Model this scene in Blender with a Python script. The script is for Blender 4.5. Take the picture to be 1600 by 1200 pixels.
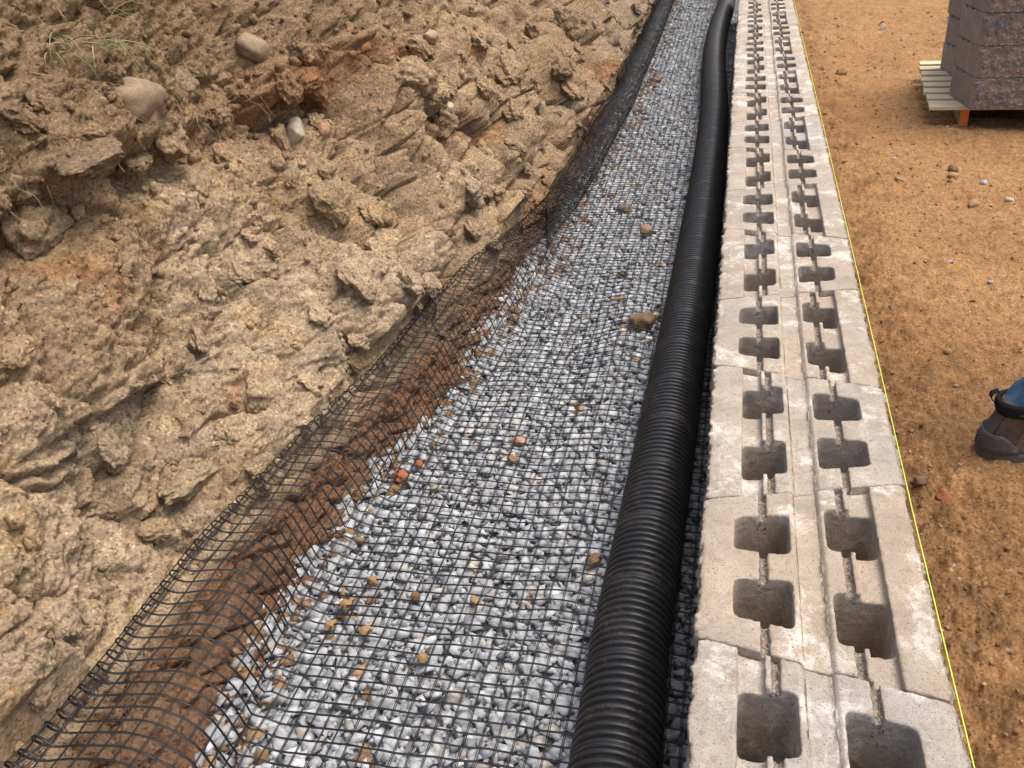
import bpy, bmesh, math, random
import numpy as np
from mathutils import Matrix, Vector, Euler

rng = np.random.default_rng(7)
random.seed(7)
for o in list(bpy.data.objects):
    bpy.data.objects.remove(o, do_unlink=True)
sc = bpy.context.scene
COL = sc.collection
R = math.radians

# ------------------------------------------------------------------ camera
cam_d = bpy.data.cameras.new('camera')
cam = bpy.data.objects.new('camera', cam_d)
COL.objects.link(cam)
sc.camera = cam
cam_d.sensor_width = 36
cam_d.lens = 33.086
cam_d.clip_start = 0.05
cam_d.clip_end = 400
Mc = np.array([[0.97352973, 0.2131662, -0.08246232],
               [0.03661341, -0.5015781, -0.86433724],
               [-0.22560878, 0.83843878, -0.49610593]])
cam.matrix_world = Matrix(((Mc[0, 0], -Mc[1, 0], -Mc[2, 0], -0.12527),
                           (Mc[0, 1], -Mc[1, 1], -Mc[2, 1], -0.92631),
                           (Mc[0, 2], -Mc[1, 2], -Mc[2, 2], 0.95578),
                           (0, 0, 0, 1)))
sc.render.resolution_x = 1024
sc.render.resolution_y = 768

# ------------------------------------------------------------------ light
SUN_EL, SUN_AZ = 68, 82          # azimuth clockwise from +Y (down the trench)
world = bpy.data.worlds.new('World')
sc.world = world
world.use_nodes = True
wn = world.node_tree.nodes
wl = world.node_tree.links
wn.clear()
sky = wn.new('ShaderNodeTexSky')
sky.sky_type = 'NISHITA'
sky.sun_disc = False
sky.sun_elevation = R(SUN_EL)
sky.sun_rotation = R(SUN_AZ)
sky.air_density = 1.0
sky.dust_density = 6.0
sky.ozone_density = 0.6
bg = wn.new('ShaderNodeBackground')
bg.inputs['Strength'].default_value = 0.15
wo = wn.new('ShaderNodeOutputWorld')
wl.new(sky.outputs[0], bg.inputs[0])
wl.new(bg.outputs[0], wo.inputs[0])
sun_d = bpy.data.lights.new('sun', 'SUN')
sun_d.energy = 1.35
sun_d.angle = R(34)
sun_d.color = (1.0, 0.95, 0.88)
sun = bpy.data.objects.new('sun', sun_d)
COL.objects.link(sun)
sun.rotation_euler = Vector((-math.sin(R(SUN_AZ)) * math.cos(R(SUN_EL)), -math.cos(R(SUN_AZ)) * math.cos(R(SUN_EL)), -math.sin(R(SUN_EL)))).to_track_quat('-Z', 'Y').to_euler()
sc.view_settings.view_transform = 'Standard'
sc.view_settings.look = 'None'
sc.view_settings.exposure = 0.62
sc.view_settings.gamma = 1.0
sc.view_settings.use_curve_mapping = False

# ------------------------------------------------------------------ numpy noise
_P = np.random.default_rng(3).permutation(1024)
_G = np.random.default_rng(4).normal(size=(1024, 3))
_G /= np.linalg.norm(_G, axis=1)[:, None]


def _h(ix, iy, iz):
    return _P[(_P[(_P[ix & 1023] + iy) & 1023] + iz) & 1023]


def perlin(x, y, z=0.0):
    x, y, z = np.broadcast_arrays(np.asarray(x, float), np.asarray(y, float), np.asarray(z, float))
    ix, iy, iz = np.floor(x).astype(int), np.floor(y).astype(int), np.floor(z).astype(int)
    fx, fy, fz = x - ix, y - iy, z - iz
    ux, uy, uz = [f * f * f * (f * (f * 6 - 15) + 10) for f in (fx, fy, fz)]
    out = 0
    for a in (0, 1):
        for b in (0, 1):
            for c in (0, 1):
                g = _G[_h(ix + a, iy + b, iz + c)]
                d = g[..., 0] * (fx - a) + g[..., 1] * (fy - b) + g[..., 2] * (fz - c)
                out = out + d * (ux if a else 1 - ux) * (uy if b else 1 - uy) * (uz if c else 1 - uz)
    return out * 1.5


def fbm(x, y, z=0.0, octv=4, gain=0.5):
    s, a, f = 0, 1.0, 1.0
    for i in range(octv):
        s = s + a * perlin(x * f + 17.3 * i, y * f + 5.1 * i, np.asarray(z) * f + 3.7 * i)
        a *= gain
        f *= 2.03
    return s


def ridged(x, y, z=0.0, octv=4, gain=0.5):
    s, a, f = 0, 1.0, 1.0
    for i in range(octv):
        s = s + a * (1 - 2.2 * np.abs(perlin(x * f + 7.7 * i, y * f - 9.1 * i, np.asarray(z) * f + 1.3 * i)))
        a *= gain
        f *= 2.1
    return s


def worley(x, y, seed=0):
    """2D cells: F1, F2 and a random value of the nearest cell"""
    ix, iy = np.floor(x).astype(int), np.floor(y).astype(int)
    f1 = np.full(x.shape, 9.0)
    f2 = np.full(x.shape, 9.0)
    cid = np.zeros(x.shape)
    for a in (-1, 0, 1):
        for b in (-1, 0, 1):
            h = _h(ix + a, iy + b, np.full(ix.shape, seed))
            h2 = _h(ix + a, iy + b, np.full(ix.shape, seed + 91))
            px = ix + a + (h / 1024.0) * 0.9
            py = iy + b + (h2 / 1024.0) * 0.9
            d = np.hypot(px - x, py - y)
            m = d < f1
            f2 = np.where(m, f1, np.minimum(f2, d))
            cid = np.where(m, h / 1024.0, cid)
            f1 = np.where(m, d, f1)
    return f1, f2, cid


def smooth(a, b, x):
    t = np.clip((x - a) / (b - a), 0, 1)
    return t * t * (3 - 2 * t)


# ------------------------------------------------------------------ mesh helpers
def tag(o, label=None, cat=None, group=None, kind=None):
    if label:
        o['label'] = label
    if cat:
        o['category'] = cat
    if group:
        o['group'] = group
    if kind:
        o['kind'] = kind
    return o


def link(name, me, mat=None, parent=None):
    o = bpy.data.objects.new(name, me)
    COL.objects.link(o)
    if mat is not None and me is not None and len(me.materials) == 0:
        me.materials.append(mat)
    if parent:
        o.parent = parent
    return o


def empty(name, loc=(0, 0, 0), rz=0):
    o = bpy.data.objects.new(name, None)
    COL.objects.link(o)
    o.location = loc
    o.rotation_euler = (0, 0, rz)
    o.empty_display_size = 0.1
    return o


def np_mesh(name, V, F, smooth_=False, face_col=None, vert_col=None, attr='col'):
    """V (n,3); F (m,k) with constant k"""
    me = bpy.data.meshes.new(name)
    V = np.asarray(V, np.float32)
    F = np.asarray(F, np.int32)
    m, k = F.shape
    me.vertices.add(len(V))
    me.vertices.foreach_set('co', V.ravel())
    me.loops.add(m * k)
    me.loops.foreach_set('vertex_index', F.ravel())
    me.polygons.add(m)
    me.polygons.foreach_set('loop_start', np.arange(0, m * k, k, dtype=np.int32))
    me.polygons.foreach_set('loop_total', np.full(m, k, np.int32))
    if smooth_:
        me.polygons.foreach_set('use_smooth', np.ones(m, bool))
    me.update(calc_edges=True)
    if face_col is not None:
        at = me.attributes.new(attr, 'FLOAT_COLOR', 'FACE')
        at.data.foreach_set('color', np.asarray(face_col, np.float32).ravel())
    if vert_col is not None:
        at = me.attributes.new(attr, 'FLOAT_COLOR', 'POINT')
        at.data.foreach_set('color', np.asarray(vert_col, np.float32).ravel())
    return me


def grid_faces(nr, nc):
    i = np.arange(nr - 1)[:, None] * nc + np.arange(nc - 1)[None, :]
    i = i.ravel()
    return np.stack([i, i + 1, i + nc + 1, i + nc], 1)


def bm_mesh(name, bm, smooth_=False):
    me = bpy.data.meshes.new(name)
    bm.normal_update()
    bm.to_mesh(me)
    bm.free()
    if smooth_:
        for p in me.polygons:
            p.use_smooth = True
    return me


def box_bm(bm, cx, cy, cz, sx, sy, sz, bevel=0.0):
    r = bmesh.ops.create_cube(bm, size=1.0, matrix=Matrix.Translation((cx, cy, cz)) @ Matrix.Diagonal((sx, sy, sz, 1)))
    if bevel:
        es = {e for v in r['verts'] for e in v.link_edges}
        bmesh.ops.bevel(bm, geom=list(es), offset=bevel, segments=2, affect='EDGES', profile=0.6)
    return r['verts']


# ------------------------------------------------------------------ material helpers
class Mat:
    def __init__(self, name, rough=0.9, spec=0.3):
        self.m = bpy.data.materials.new(name)
        self.m.use_nodes = True
        self.t = self.m.node_tree
        self.n = self.t.nodes
        self.b = self.n['Principled BSDF']
        self.b.inputs['Roughness'].default_value = rough
        self.b.inputs['Specular IOR Level'].default_value = spec
        self._co = None

    def link(self, a, b):
        self.t.links.new(a, b)

    def co(self, kind='Object'):
        n = self.n.new('ShaderNodeTexCoord')
        return n.outputs[kind]

    def noise(self, scale, detail=4, rough=0.55, co=None, w=None, dist=0.0):
        n = self.n.new('ShaderNodeTexNoise')
        if w is not None:
            n.noise_dimensions = '4D'
            self.link(w, n.inputs['W'])
        n.inputs['Scale'].default_value = scale
        n.inputs['Detail'].default_value = detail
        n.inputs['Roughness'].default_value = rough
        n.inputs['Distortion'].default_value = dist
        self.link(co if co is not None else self.co(), n.inputs['Vector'])
        return n.outputs['Fac']

    def voro(self, scale, co=None, feature='F1', out='Distance', rand=1.0):
        n = self.n.new('ShaderNodeTexVoronoi')
        n.feature = feature
        n.inputs['Scale'].default_value = scale
        n.inputs['Randomness'].default_value = rand
        self.link(co if co is not None else self.co(), n.inputs['Vector'])
        return n.outputs[out]

    def ramp(self, fac, stops, interp='LINEAR'):
        n = self.n.new('ShaderNodeValToRGB')
        n.color_ramp.interpolation = interp
        e = n.color_ramp.elements
        while len(e) < len(stops):
            e.new(0.5)
        for i, (p, c) in enumerate(stops):
            e[i].position = p
            e[i].color = (c, c, c, 1) if isinstance(c, (int, float)) else (*c, 1)
        self.link(fac, n.inputs['Fac'])
        return n.outputs['Color']

    def mix(self, fac, a, b, mode='MIX'):
        n = self.n.new('ShaderNodeMix')
        n.data_type = 'RGBA'
        n.blend_type = mode
        for s, v in ((0, fac), (6, a), (7, b)):
            if isinstance(v, (int, float)):
                n.inputs[s].default_value = v if s == 0 else (v, v, v, 1)
            elif isinstance(v, tuple):
                n.inputs[s].default_value = (*v, 1)
            else:
                self.link(v, n.inputs[s])
        return n.outputs[2]

    def math(self, op, a, b=0.0, c=None):
        n = self.n.new('ShaderNodeMath')
        n.operation = op
        for i, v in enumerate((a, b) if c is None else (a, b, c)):
            if isinstance(v, (int, float)):
                n.inputs[i].default_value = v
            else:
                self.link(v, n.inputs[i])
        return n.outputs[0]

    def attr(self, name='col'):
        n = self.n.new('ShaderNodeAttribute')
        n.attribute_name = name
        return n.outputs['Color']

    def objrand(self):
        return self.n.new('ShaderNodeObjectInfo').outputs['Random']

    def sep(self, v):
        n = self.n.new('ShaderNodeSeparateXYZ')
        self.link(v, n.inputs[0])
        return n.outputs

    def color(self, c):
        if isinstance(c, tuple):
            self.b.inputs['Base Color'].default_value = (*c, 1)
        else:
            self.link(c, self.b.inputs['Base Color'])

    def rough(self, v):
        self.link(v, self.b.inputs['Roughness'])

    def bump(self, h, strength=0.5, dist=0.01):
        n = self.n.new('ShaderNodeBump')
        n.inputs['Strength'].default_value = strength
        n.inputs['Distance'].default_value = dist
        self.link(h, n.inputs['Height'])
        prev = self.b.inputs['Normal'].links
        if prev:
            self.link(prev[0].from_socket, n.inputs['Normal'])
        self.link(n.outputs[0], self.b.inputs['Normal'])


def plain(name, c, rough=0.6, spec=0.3, vary=0.25, scale=40, bump=0.3, bdist=0.002):
    m = Mat(name, rough, spec)
    nz = m.noise(scale, 5, 0.6)
    m.color(m.mix(nz, tuple(x * (1 - vary) for x in c), tuple(min(1, x * (1 + vary)) for x in c)))
    m.bump(m.noise(scale * 4, 4), bump, bdist)
    return m.m


# soil of the bank: colour attribute carries the strata and painted shade, nodes the grain
def soil_material(name, bump=1.0, fine=1.0):
    m = Mat(name, 0.95, 0.12)
    a = m.attr('col')
    co = m.co('Object')
    g1 = m.noise(28 * fine, 8, 0.7, co)
    g2 = m.noise(150 * fine, 6, 0.7, co)
    c = m.mix(1.0, a, m.ramp(g1, [(0.30, 0.68), (0.5, 0.98), (0.70, 1.28)]), 'MULTIPLY')
    c = m.mix(1.0, c, m.ramp(g2, [(0.28, 0.62), (0.5, 1.0), (0.72, 1.38)]), 'MULTIPLY')
    # odd pale and rusty grains
    v = m.voro(210 * fine, co, 'F1', 'Color')
    vs = m.sep(v)
    c = m.mix(m.math('MULTIPLY', m.math('GREATER_THAN', vs[0], 0.86), 1.0), c, m.mix(1.0, c, (1.32, 1.35, 1.38), 'MULTIPLY'))
    c = m.mix(m.math('MULTIPLY', m.math('GREATER_THAN', vs[1], 0.88), 1.0), c, m.mix(1.0, c, (0.62, 0.58, 0.55), 'MULTIPLY'))
    m.color(c)
    m.bump(m.voro(90 * fine, co), 0.5 * bump, 0.006)
    m.bump(m.noise(60 * fine, 9, 0.75, co), 0.8 * bump, 0.012)
    m.bump(m.noise(260 * fine, 6, 0.7, co), 0.8 * bump, 0.003)
    return m.m


M_BANK = soil_material('bank_soil')
M_DIRT = soil_material('red_dirt', 0.8, 1.0)


def concrete_material(name, dark=False):
    m = Mat(name, 0.9, 0.2)
    co = m.co('Object')
    rnd = m.objrand()
    w = m.math('MULTIPLY', rnd, 37.0)
    if dark:
        base = m.mix(rnd, (0.27, 0.242, 0.205), (0.32, 0.288, 0.245))
    else:
        base = m.mix(rnd, (0.40, 0.325, 0.245), (0.39, 0.338, 0.278))
        greyer = m.ramp(m.noise(3.0, 3, 0.5, co, w), [(0.45, 0.0), (0.62, 0.75)])
        base = m.mix(greyer, base, (0.37, 0.345, 0.305))
    mott = m.noise(16, 7, 0.65, co, w)
    base = m.mix(1.0, base, m.ramp(mott, [(0.3, 0.80), (0.7, 1.18)]), 'MULTIPLY')
    grain = m.noise(420, 4, 0.75, co)
    base = m.mix(1.0, base, m.ramp(grain, [(0.3, 0.72), (0.5, 1.0), (0.72, 1.25)]), 'MULTIPLY')
    if not dark:
        # lime bloom: ragged white scuffs on some of the top
        bl = m.noise(9, 8, 0.72, co, w, 0.6)
        bl2 = m.noise(55, 4, 0.7, co, w)
        f = m.math('MULTIPLY', m.ramp(bl, [(0.52, 0.0), (0.60, 1.0)]), m.ramp(bl2, [(0.35, 0.15), (0.6, 0.8)]))
        base = m.mix(f, base, (0.72, 0.68, 0.61))
        # dark pores
        p = m.voro(230, co)
        base = m.mix(m.math('MULTIPLY', m.math('LESS_THAN', p, 0.20), 0.65), base, (0.12, 0.10, 0.085))
        p2 = m.voro(95, co)
        base = m.mix(m.math('MULTIPLY', m.math('LESS_THAN', p2, m.math('MULTIPLY', mott, 0.26)), 0.7), base, (0.15, 0.125, 0.10))
        st = m.voro(130, co, 'F1', 'Color')
        base = m.mix(m.math('MULTIPLY', m.math('GREATER_THAN', m.sep(st)[0], 0.93), 0.35), base, (0.30, 0.20, 0.12))
    else:
        bl = m.noise(7, 8, 0.7, co, w, 1.0)
        base = m.mix(m.ramp(bl, [(0.60, 0.0), (0.70, 0.35)]), base, (0.42, 0.41, 0.42))
    m.color(base)
    m.bump(m.noise(300, 6, 0.8, co), 0.6, 0.004)
    pit = m.ramp(m.voro(230, co), [(0.0, 0.0), (0.2, 1.0)])
    m.bump(pit, 0.35, 0.002)
    return m.m


M_CONC = concrete_material('beige_concrete')
M_CONC_DARK = concrete_material('charcoal_concrete', True)


def slot_material():
    m = Mat('broken_aggregate', 0.95, 0.1)
    co = m.co('Object')
    g_ = m.voro(210, co, 'F1', 'Color')
    c = m.mix(m.sep(g_)[0], (0.20, 0.165, 0.13), (0.44, 0.375, 0.30))
    c = m.mix(1.0, c, m.ramp(m.voro(210, co), [(0.0, 1.15), (0.6, 0.65)]), 'MULTIPLY')
    m.color(c)
    m.bump(m.voro(210, co), 0.9, 0.004)
    return m.m


M_SLOT = slot_material()


def split_material(name, dark):
    m = Mat(name, 0.9, 0.3)
    co = m.co('Object')
    w = m.math('MULTIPLY', m.objrand(), 37.0)
    n1 = m.noise(7, 5, 0.6, co, w, 0.8)
    if dark:
        c = m.ramp(n1, [(0.32, (0.17, 0.170, 0.170)), (0.5, (0.27, 0.225, 0.19)), (0.66, (0.35, 0.255, 0.20))])
    else:
        c = m.ramp(n1, [(0.3, (0.30, 0.25, 0.20)), (0.7, (0.40, 0.34, 0.27))])
    c = m.mix(1.0, c, m.ramp(m.noise(110, 6, 0.8, co), [(0.3, 0.6), (0.5, 1.0), (0.72, 1.45)]), 'MULTIPLY')
    v = m.voro(190, co, 'F1', 'Color')
    c = m.mix(m.math('MULTIPLY', m.math('GREATER_THAN', m.sep(v)[0], 0.9), 0.5), c, (0.42, 0.38, 0.34))
    m.color(c)
    m.bump(m.noise(70, 8, 0.8, co), 0.6, 0.006)
    m.bump(m.noise(240, 5, 0.8, co), 0.6, 0.003)
    return m.m


M_SPLIT = split_material('split_face', False)
M_SPLIT_DARK = split_material('charcoal_split_face', True)


def gravel_material():
    m = Mat('crushed_limestone', 0.8, 0.3)
    co = m.co('Object')
    c = m.attr('col')
    c = m.mix(1.0, c, m.ramp(m.noise(70, 6, 0.7, co), [(0.3, 0.72), (0.5, 1.0), (0.7, 1.22)]), 'MULTIPLY')
    c = m.mix(1.0, c, m.ramp(m.noise(480, 4, 0.7, co), [(0.3, 0.78), (0.7, 1.18)]), 'MULTIPLY')
    m.color(c)
    m.bump(m.noise(190, 6, 0.75, co), 0.35, 0.002)
    return m.m


M_GRAVEL = gravel_material()


def stone_material(name, c1, c2, scale=22):
    m = Mat(name, 0.88, 0.25)
    co = m.co('Object')
    c = m.mix(m.ramp(m.noise(scale, 7, 0.65, co), [(0.35, 0.0), (0.65, 1.0)]), c1, c2)
    c = m.mix(1.0, c, m.ramp(m.noise(260, 5, 0.75, co), [(0.3, 0.68), (0.7, 1.25)]), 'MULTIPLY')
    m.color(c)
    m.bump(m.noise(120, 8, 0.7, co), 0.6, 0.004)
    return m.m


M_COBBLE = stone_material('tan_cobble', (0.215, 0.155, 0.095), (0.34, 0.26, 0.165))
M_PALE = stone_material('pale_rock', (0.36, 0.29, 0.21), (0.52, 0.45, 0.35))
M_BROWN = stone_material('brown_rock', (0.13, 0.08, 0.045), (0.25, 0.165, 0.09))
M_TAN = stone_material('tan_rock', (0.26, 0.16, 0.075), (0.40, 0.27, 0.14))
M_ORANGE = stone_material('rusty_clod', (0.26, 0.085, 0.035), (0.38, 0.15, 0.07))
M_GREYST = stone_material('grey_stone', (0.28, 0.29, 0.32), (0.42, 0.43, 0.46))
M_PINK = stone_material('pink_stone', (0.36, 0.20, 0.13), (0.48, 0.30, 0.20))
M_SLAB = stone_material('ochre_slab', (0.30, 0.215, 0.125), (0.42, 0.32, 0.20))


def black_plastic(name, rough, dust):
    m = Mat(name, rough, 0.5)
    co = m.co('Object')
    d = m.ramp(m.noise(14, 8, 0.75, co, None, 0.5), [(0.50, 0.0), (0.68, dust)])
    d2 = m.ramp(m.noise(160, 5, 0.75, co), [(0.45, 0.0), (0.66, 1.0)])
    f = m.math('MULTIPLY', d, d2)
    _b = .017 if 'pipe' in name else .0065
    m.color(m.mix(f, (_b, _b, _b * 1.05), (0.17, 0.13, 0.095)))
    m.rough(m.math('ADD', m.math('MULTIPLY', f, 0.4), m.ramp(m.noise(30, 4, 0.6, co), [(0.3, rough - 0.06), (0.7, rough + 0.12)])))
    m.bump(m.noise(200, 4), 0.1, 0.001)
    return m.m


M_PIPE = black_plastic('black_pipe_plastic', 0.40, 0.7)
M_GRID = black_plastic('black_geogrid', 0.45, 0.12)

# ------------------------------------------------------------------ shared shape of the trench
G = -0.42                                       # top of the gravel
TY = [-6, -3, -.3, 0.079, .328, .467, .759, 1.118, 1.477, 1.771, 2.133, 2.57, 3.261, 4.32, 5.95, 7.38, 12]
TX = [-.88, -.88, -.90, -.965, -1.015, -1.025, -.995, -.925, -.893, -.854, -.793, -.750, -.722, -.690, -.691, -.703, -.72]
OY = [-3, -.2, 0, .3, .6, 1, 3, 5, 8, 12]
OX = [.33, .33, .27, .19, .15, .135, .12, .15, .18, .18]


def toe(y):
    t = np.interp(y, TY, TX)
    for d in (0.08, 0.16):
        t = t + np.interp(np.asarray(y) - d, TY, TX) + np.interp(np.asarray(y) + d, TY, TX)
    return t / 5.0


def off(y):
    return np.interp(y, OY, OX)


def flap(y):
    return np.interp(y, [-3, -.2, 0, .3, .6, 1, 1.6, 3, 5, 8, 12], [.24, .24, .19, .125, .10, .09, .095, .12, .15, .18, .18])


def bed(x, y):
    """height of the gravel bed"""
    z = G + 0.010 * perlin(x * 2.6, y * 2.2, 4.4) + 0.004 * perlin(x * 8, y * 8, 1.4)
    z = z + 0.030 * np.exp(-((x + 0.44) / 0.10) ** 2 - ((y - 1.75) / 0.42) ** 2)
    z = z - 0.012 * np.exp(-((x + 0.60) / 0.10) ** 2 - ((y - 1.55) / 0.5) ** 2)
    z = z - 0.02 * smooth(-.28, -.2, x)
    z = z + 0.006 * smooth(0.10, 0.0, x - toe(y)) * smooth(2.2, 1.6, y)
    return z


# ------------------------------------------------------------------ ground to the horizon
def sheet(name, x0, x1, y0, y1, z, mat, n=60):
    xs = np.linspace(x0, x1, n)
    ys = np.linspace(y0, y1, n)
    X, Y = np.meshgrid(xs, ys)
    Z = z + 0.05 * perlin(X * .3, Y * .3, 2)
    c = np.tile(np.array([0.33, 0.165, 0.07, 1.0]), (X.size, 1)) * (1 + 0.25 * perlin(X * .5, Y * .5, 8).ravel()[:, None])
    me = np_mesh(name, np.stack([X, Y, Z], -1).reshape(-1, 3), grid_faces(n, n), True, vert_col=c)
    return link(name, me, mat)


tag(sheet('ground', -90, 90, -70, 120, -0.72, M_DIRT), 'wide reddish dirt ground reaching to the horizon', kind='structure')

# ------------------------------------------------------------------ detailed dirt on the right of the wall
def dirt_height(x, y):
    z = -0.462 - 0.05 * smooth(1.5, 4.3, y)
    wx = x + 0.03 * perlin(x * 5, y * 5, 3)
    z = z + 0.016 * fbm(x * 2.2, y * 1.7, 1, 3)
    z = z + 0.0085 * fbm(wx * 11, y * 9, 5, 5, 0.62)
    edge = smooth(0.62, 0.22, x)                       # rougher, clodded by the wall
    z = z + edge * (0.014 * fbm(wx * 17, y * 15, 9, 4, 0.6) + 0.012 * ridged(x * 9, y * 8, 3, 3))
    z = z + 0.006 * np.sin((y * 1.0 + 0.25 * x + 0.05 * perlin(x * 3, y * 3)) * 28) * smooth(.0, .5, perlin(x * 1.3, y * 1.3, 6) + .15)
    f1, f2, cid = worley(wx * 34, y * 34, 5)
    z = z + (0.006 + 0.006 * edge) * np.clip(f2 - f1, 0, .5) * 2 * (cid > .35)
    f1, f2, cid = worley(wx * 75, y * 75, 8)
    z = z + 0.0042 * np.clip(f2 - f1, 0, .5) * 2 * (cid > .3)
    return z


ys = [-1.2]
while ys[-1] < 9.6:
    ys.append(ys[-1] + max(0.006, 0.0042 * (ys[-1] + 1.3)))
ys += [10.5, 12, 16, 22]
ys = np.array(ys)
us = np.concatenate([np.linspace(0, 1, 280)])
xmax = 0.75 + 0.36 * np.clip(ys + 0.6, 0, 30)
X = 0.163 + us[None, :] * (xmax - 0.163)[:, None]
Y = np.repeat(ys[:, None], len(us), 1)
Z = dirt_height(X, Y)
# skirt down at the outer edges
Z[-1, :] = -0.85
Z[0, :] = -0.85
Z[:, -1] = -0.75
t1 = fbm(X * 3, Y * 2.4, 11, 4) * .5 + .5
t2 = np.clip(fbm(X * 9, Y * 8, 21, 4) * .5 + .5, 0, 1)
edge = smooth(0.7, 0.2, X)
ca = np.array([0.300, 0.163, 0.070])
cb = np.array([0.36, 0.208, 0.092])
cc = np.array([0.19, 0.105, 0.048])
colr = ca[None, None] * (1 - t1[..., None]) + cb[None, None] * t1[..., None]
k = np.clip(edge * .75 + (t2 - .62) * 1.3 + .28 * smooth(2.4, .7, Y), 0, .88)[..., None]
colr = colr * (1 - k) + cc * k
colr = np.concatenate([colr, np.ones(colr.shape[:2] + (1,))], -1)
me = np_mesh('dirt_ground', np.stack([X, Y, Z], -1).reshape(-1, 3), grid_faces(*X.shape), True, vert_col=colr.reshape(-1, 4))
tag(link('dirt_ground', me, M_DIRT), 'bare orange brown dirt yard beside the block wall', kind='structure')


# the same dirt beyond the detailed patch
def flat_sheet(name, x0, x1, y0, y1, z, col4, mat):
    n = 30
    X, Y = np.meshgrid(np.linspace(x0, x1, n), np.linspace(y0, y1, n))
    Zs = np.full(X.shape, z) + 0.01 * perlin(X, Y, 2)
    c = np.tile(np.array(col4), (X.size, 1))
    return link(name, np_mesh(name, np.stack([X, Y, Zs], -1).reshape(-1, 3), grid_faces(n, n), True, vert_col=c), mat)


tag(flat_sheet('yard_ground', 0.2, 60, -40, 90, -0.535, (0.36, 0.19, 0.085, 1), M_DIRT), 'dirt yard stretching away past the pallet', kind='structure')

# ------------------------------------------------------------------ the cut bank on the left
VY = [-8.0, -5.0, -3.0, -2.0, -1.4]
while VY[-1] < 9.8:
    VY.append(VY[-1] + (0.02 if VY[-1] < -.75 else max(0.0045, 0.0019 * (VY[-1] + 1.1))))
VY += [10.3, 11, 13, 16, 22]
VY = np.array(VY)
SL = R(62)
v_rows = np.concatenate([np.linspace(-0.42, 0, 64)[:-1], np.linspace(0, 1.40, 300), np.array([1.5, 1.62, 1.8, 2.1, 3, 6, 20, 60])])
VV, YY = np.meshgrid(v_rows, VY, indexing='ij')
bench = off(YY) + 0.03


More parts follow.
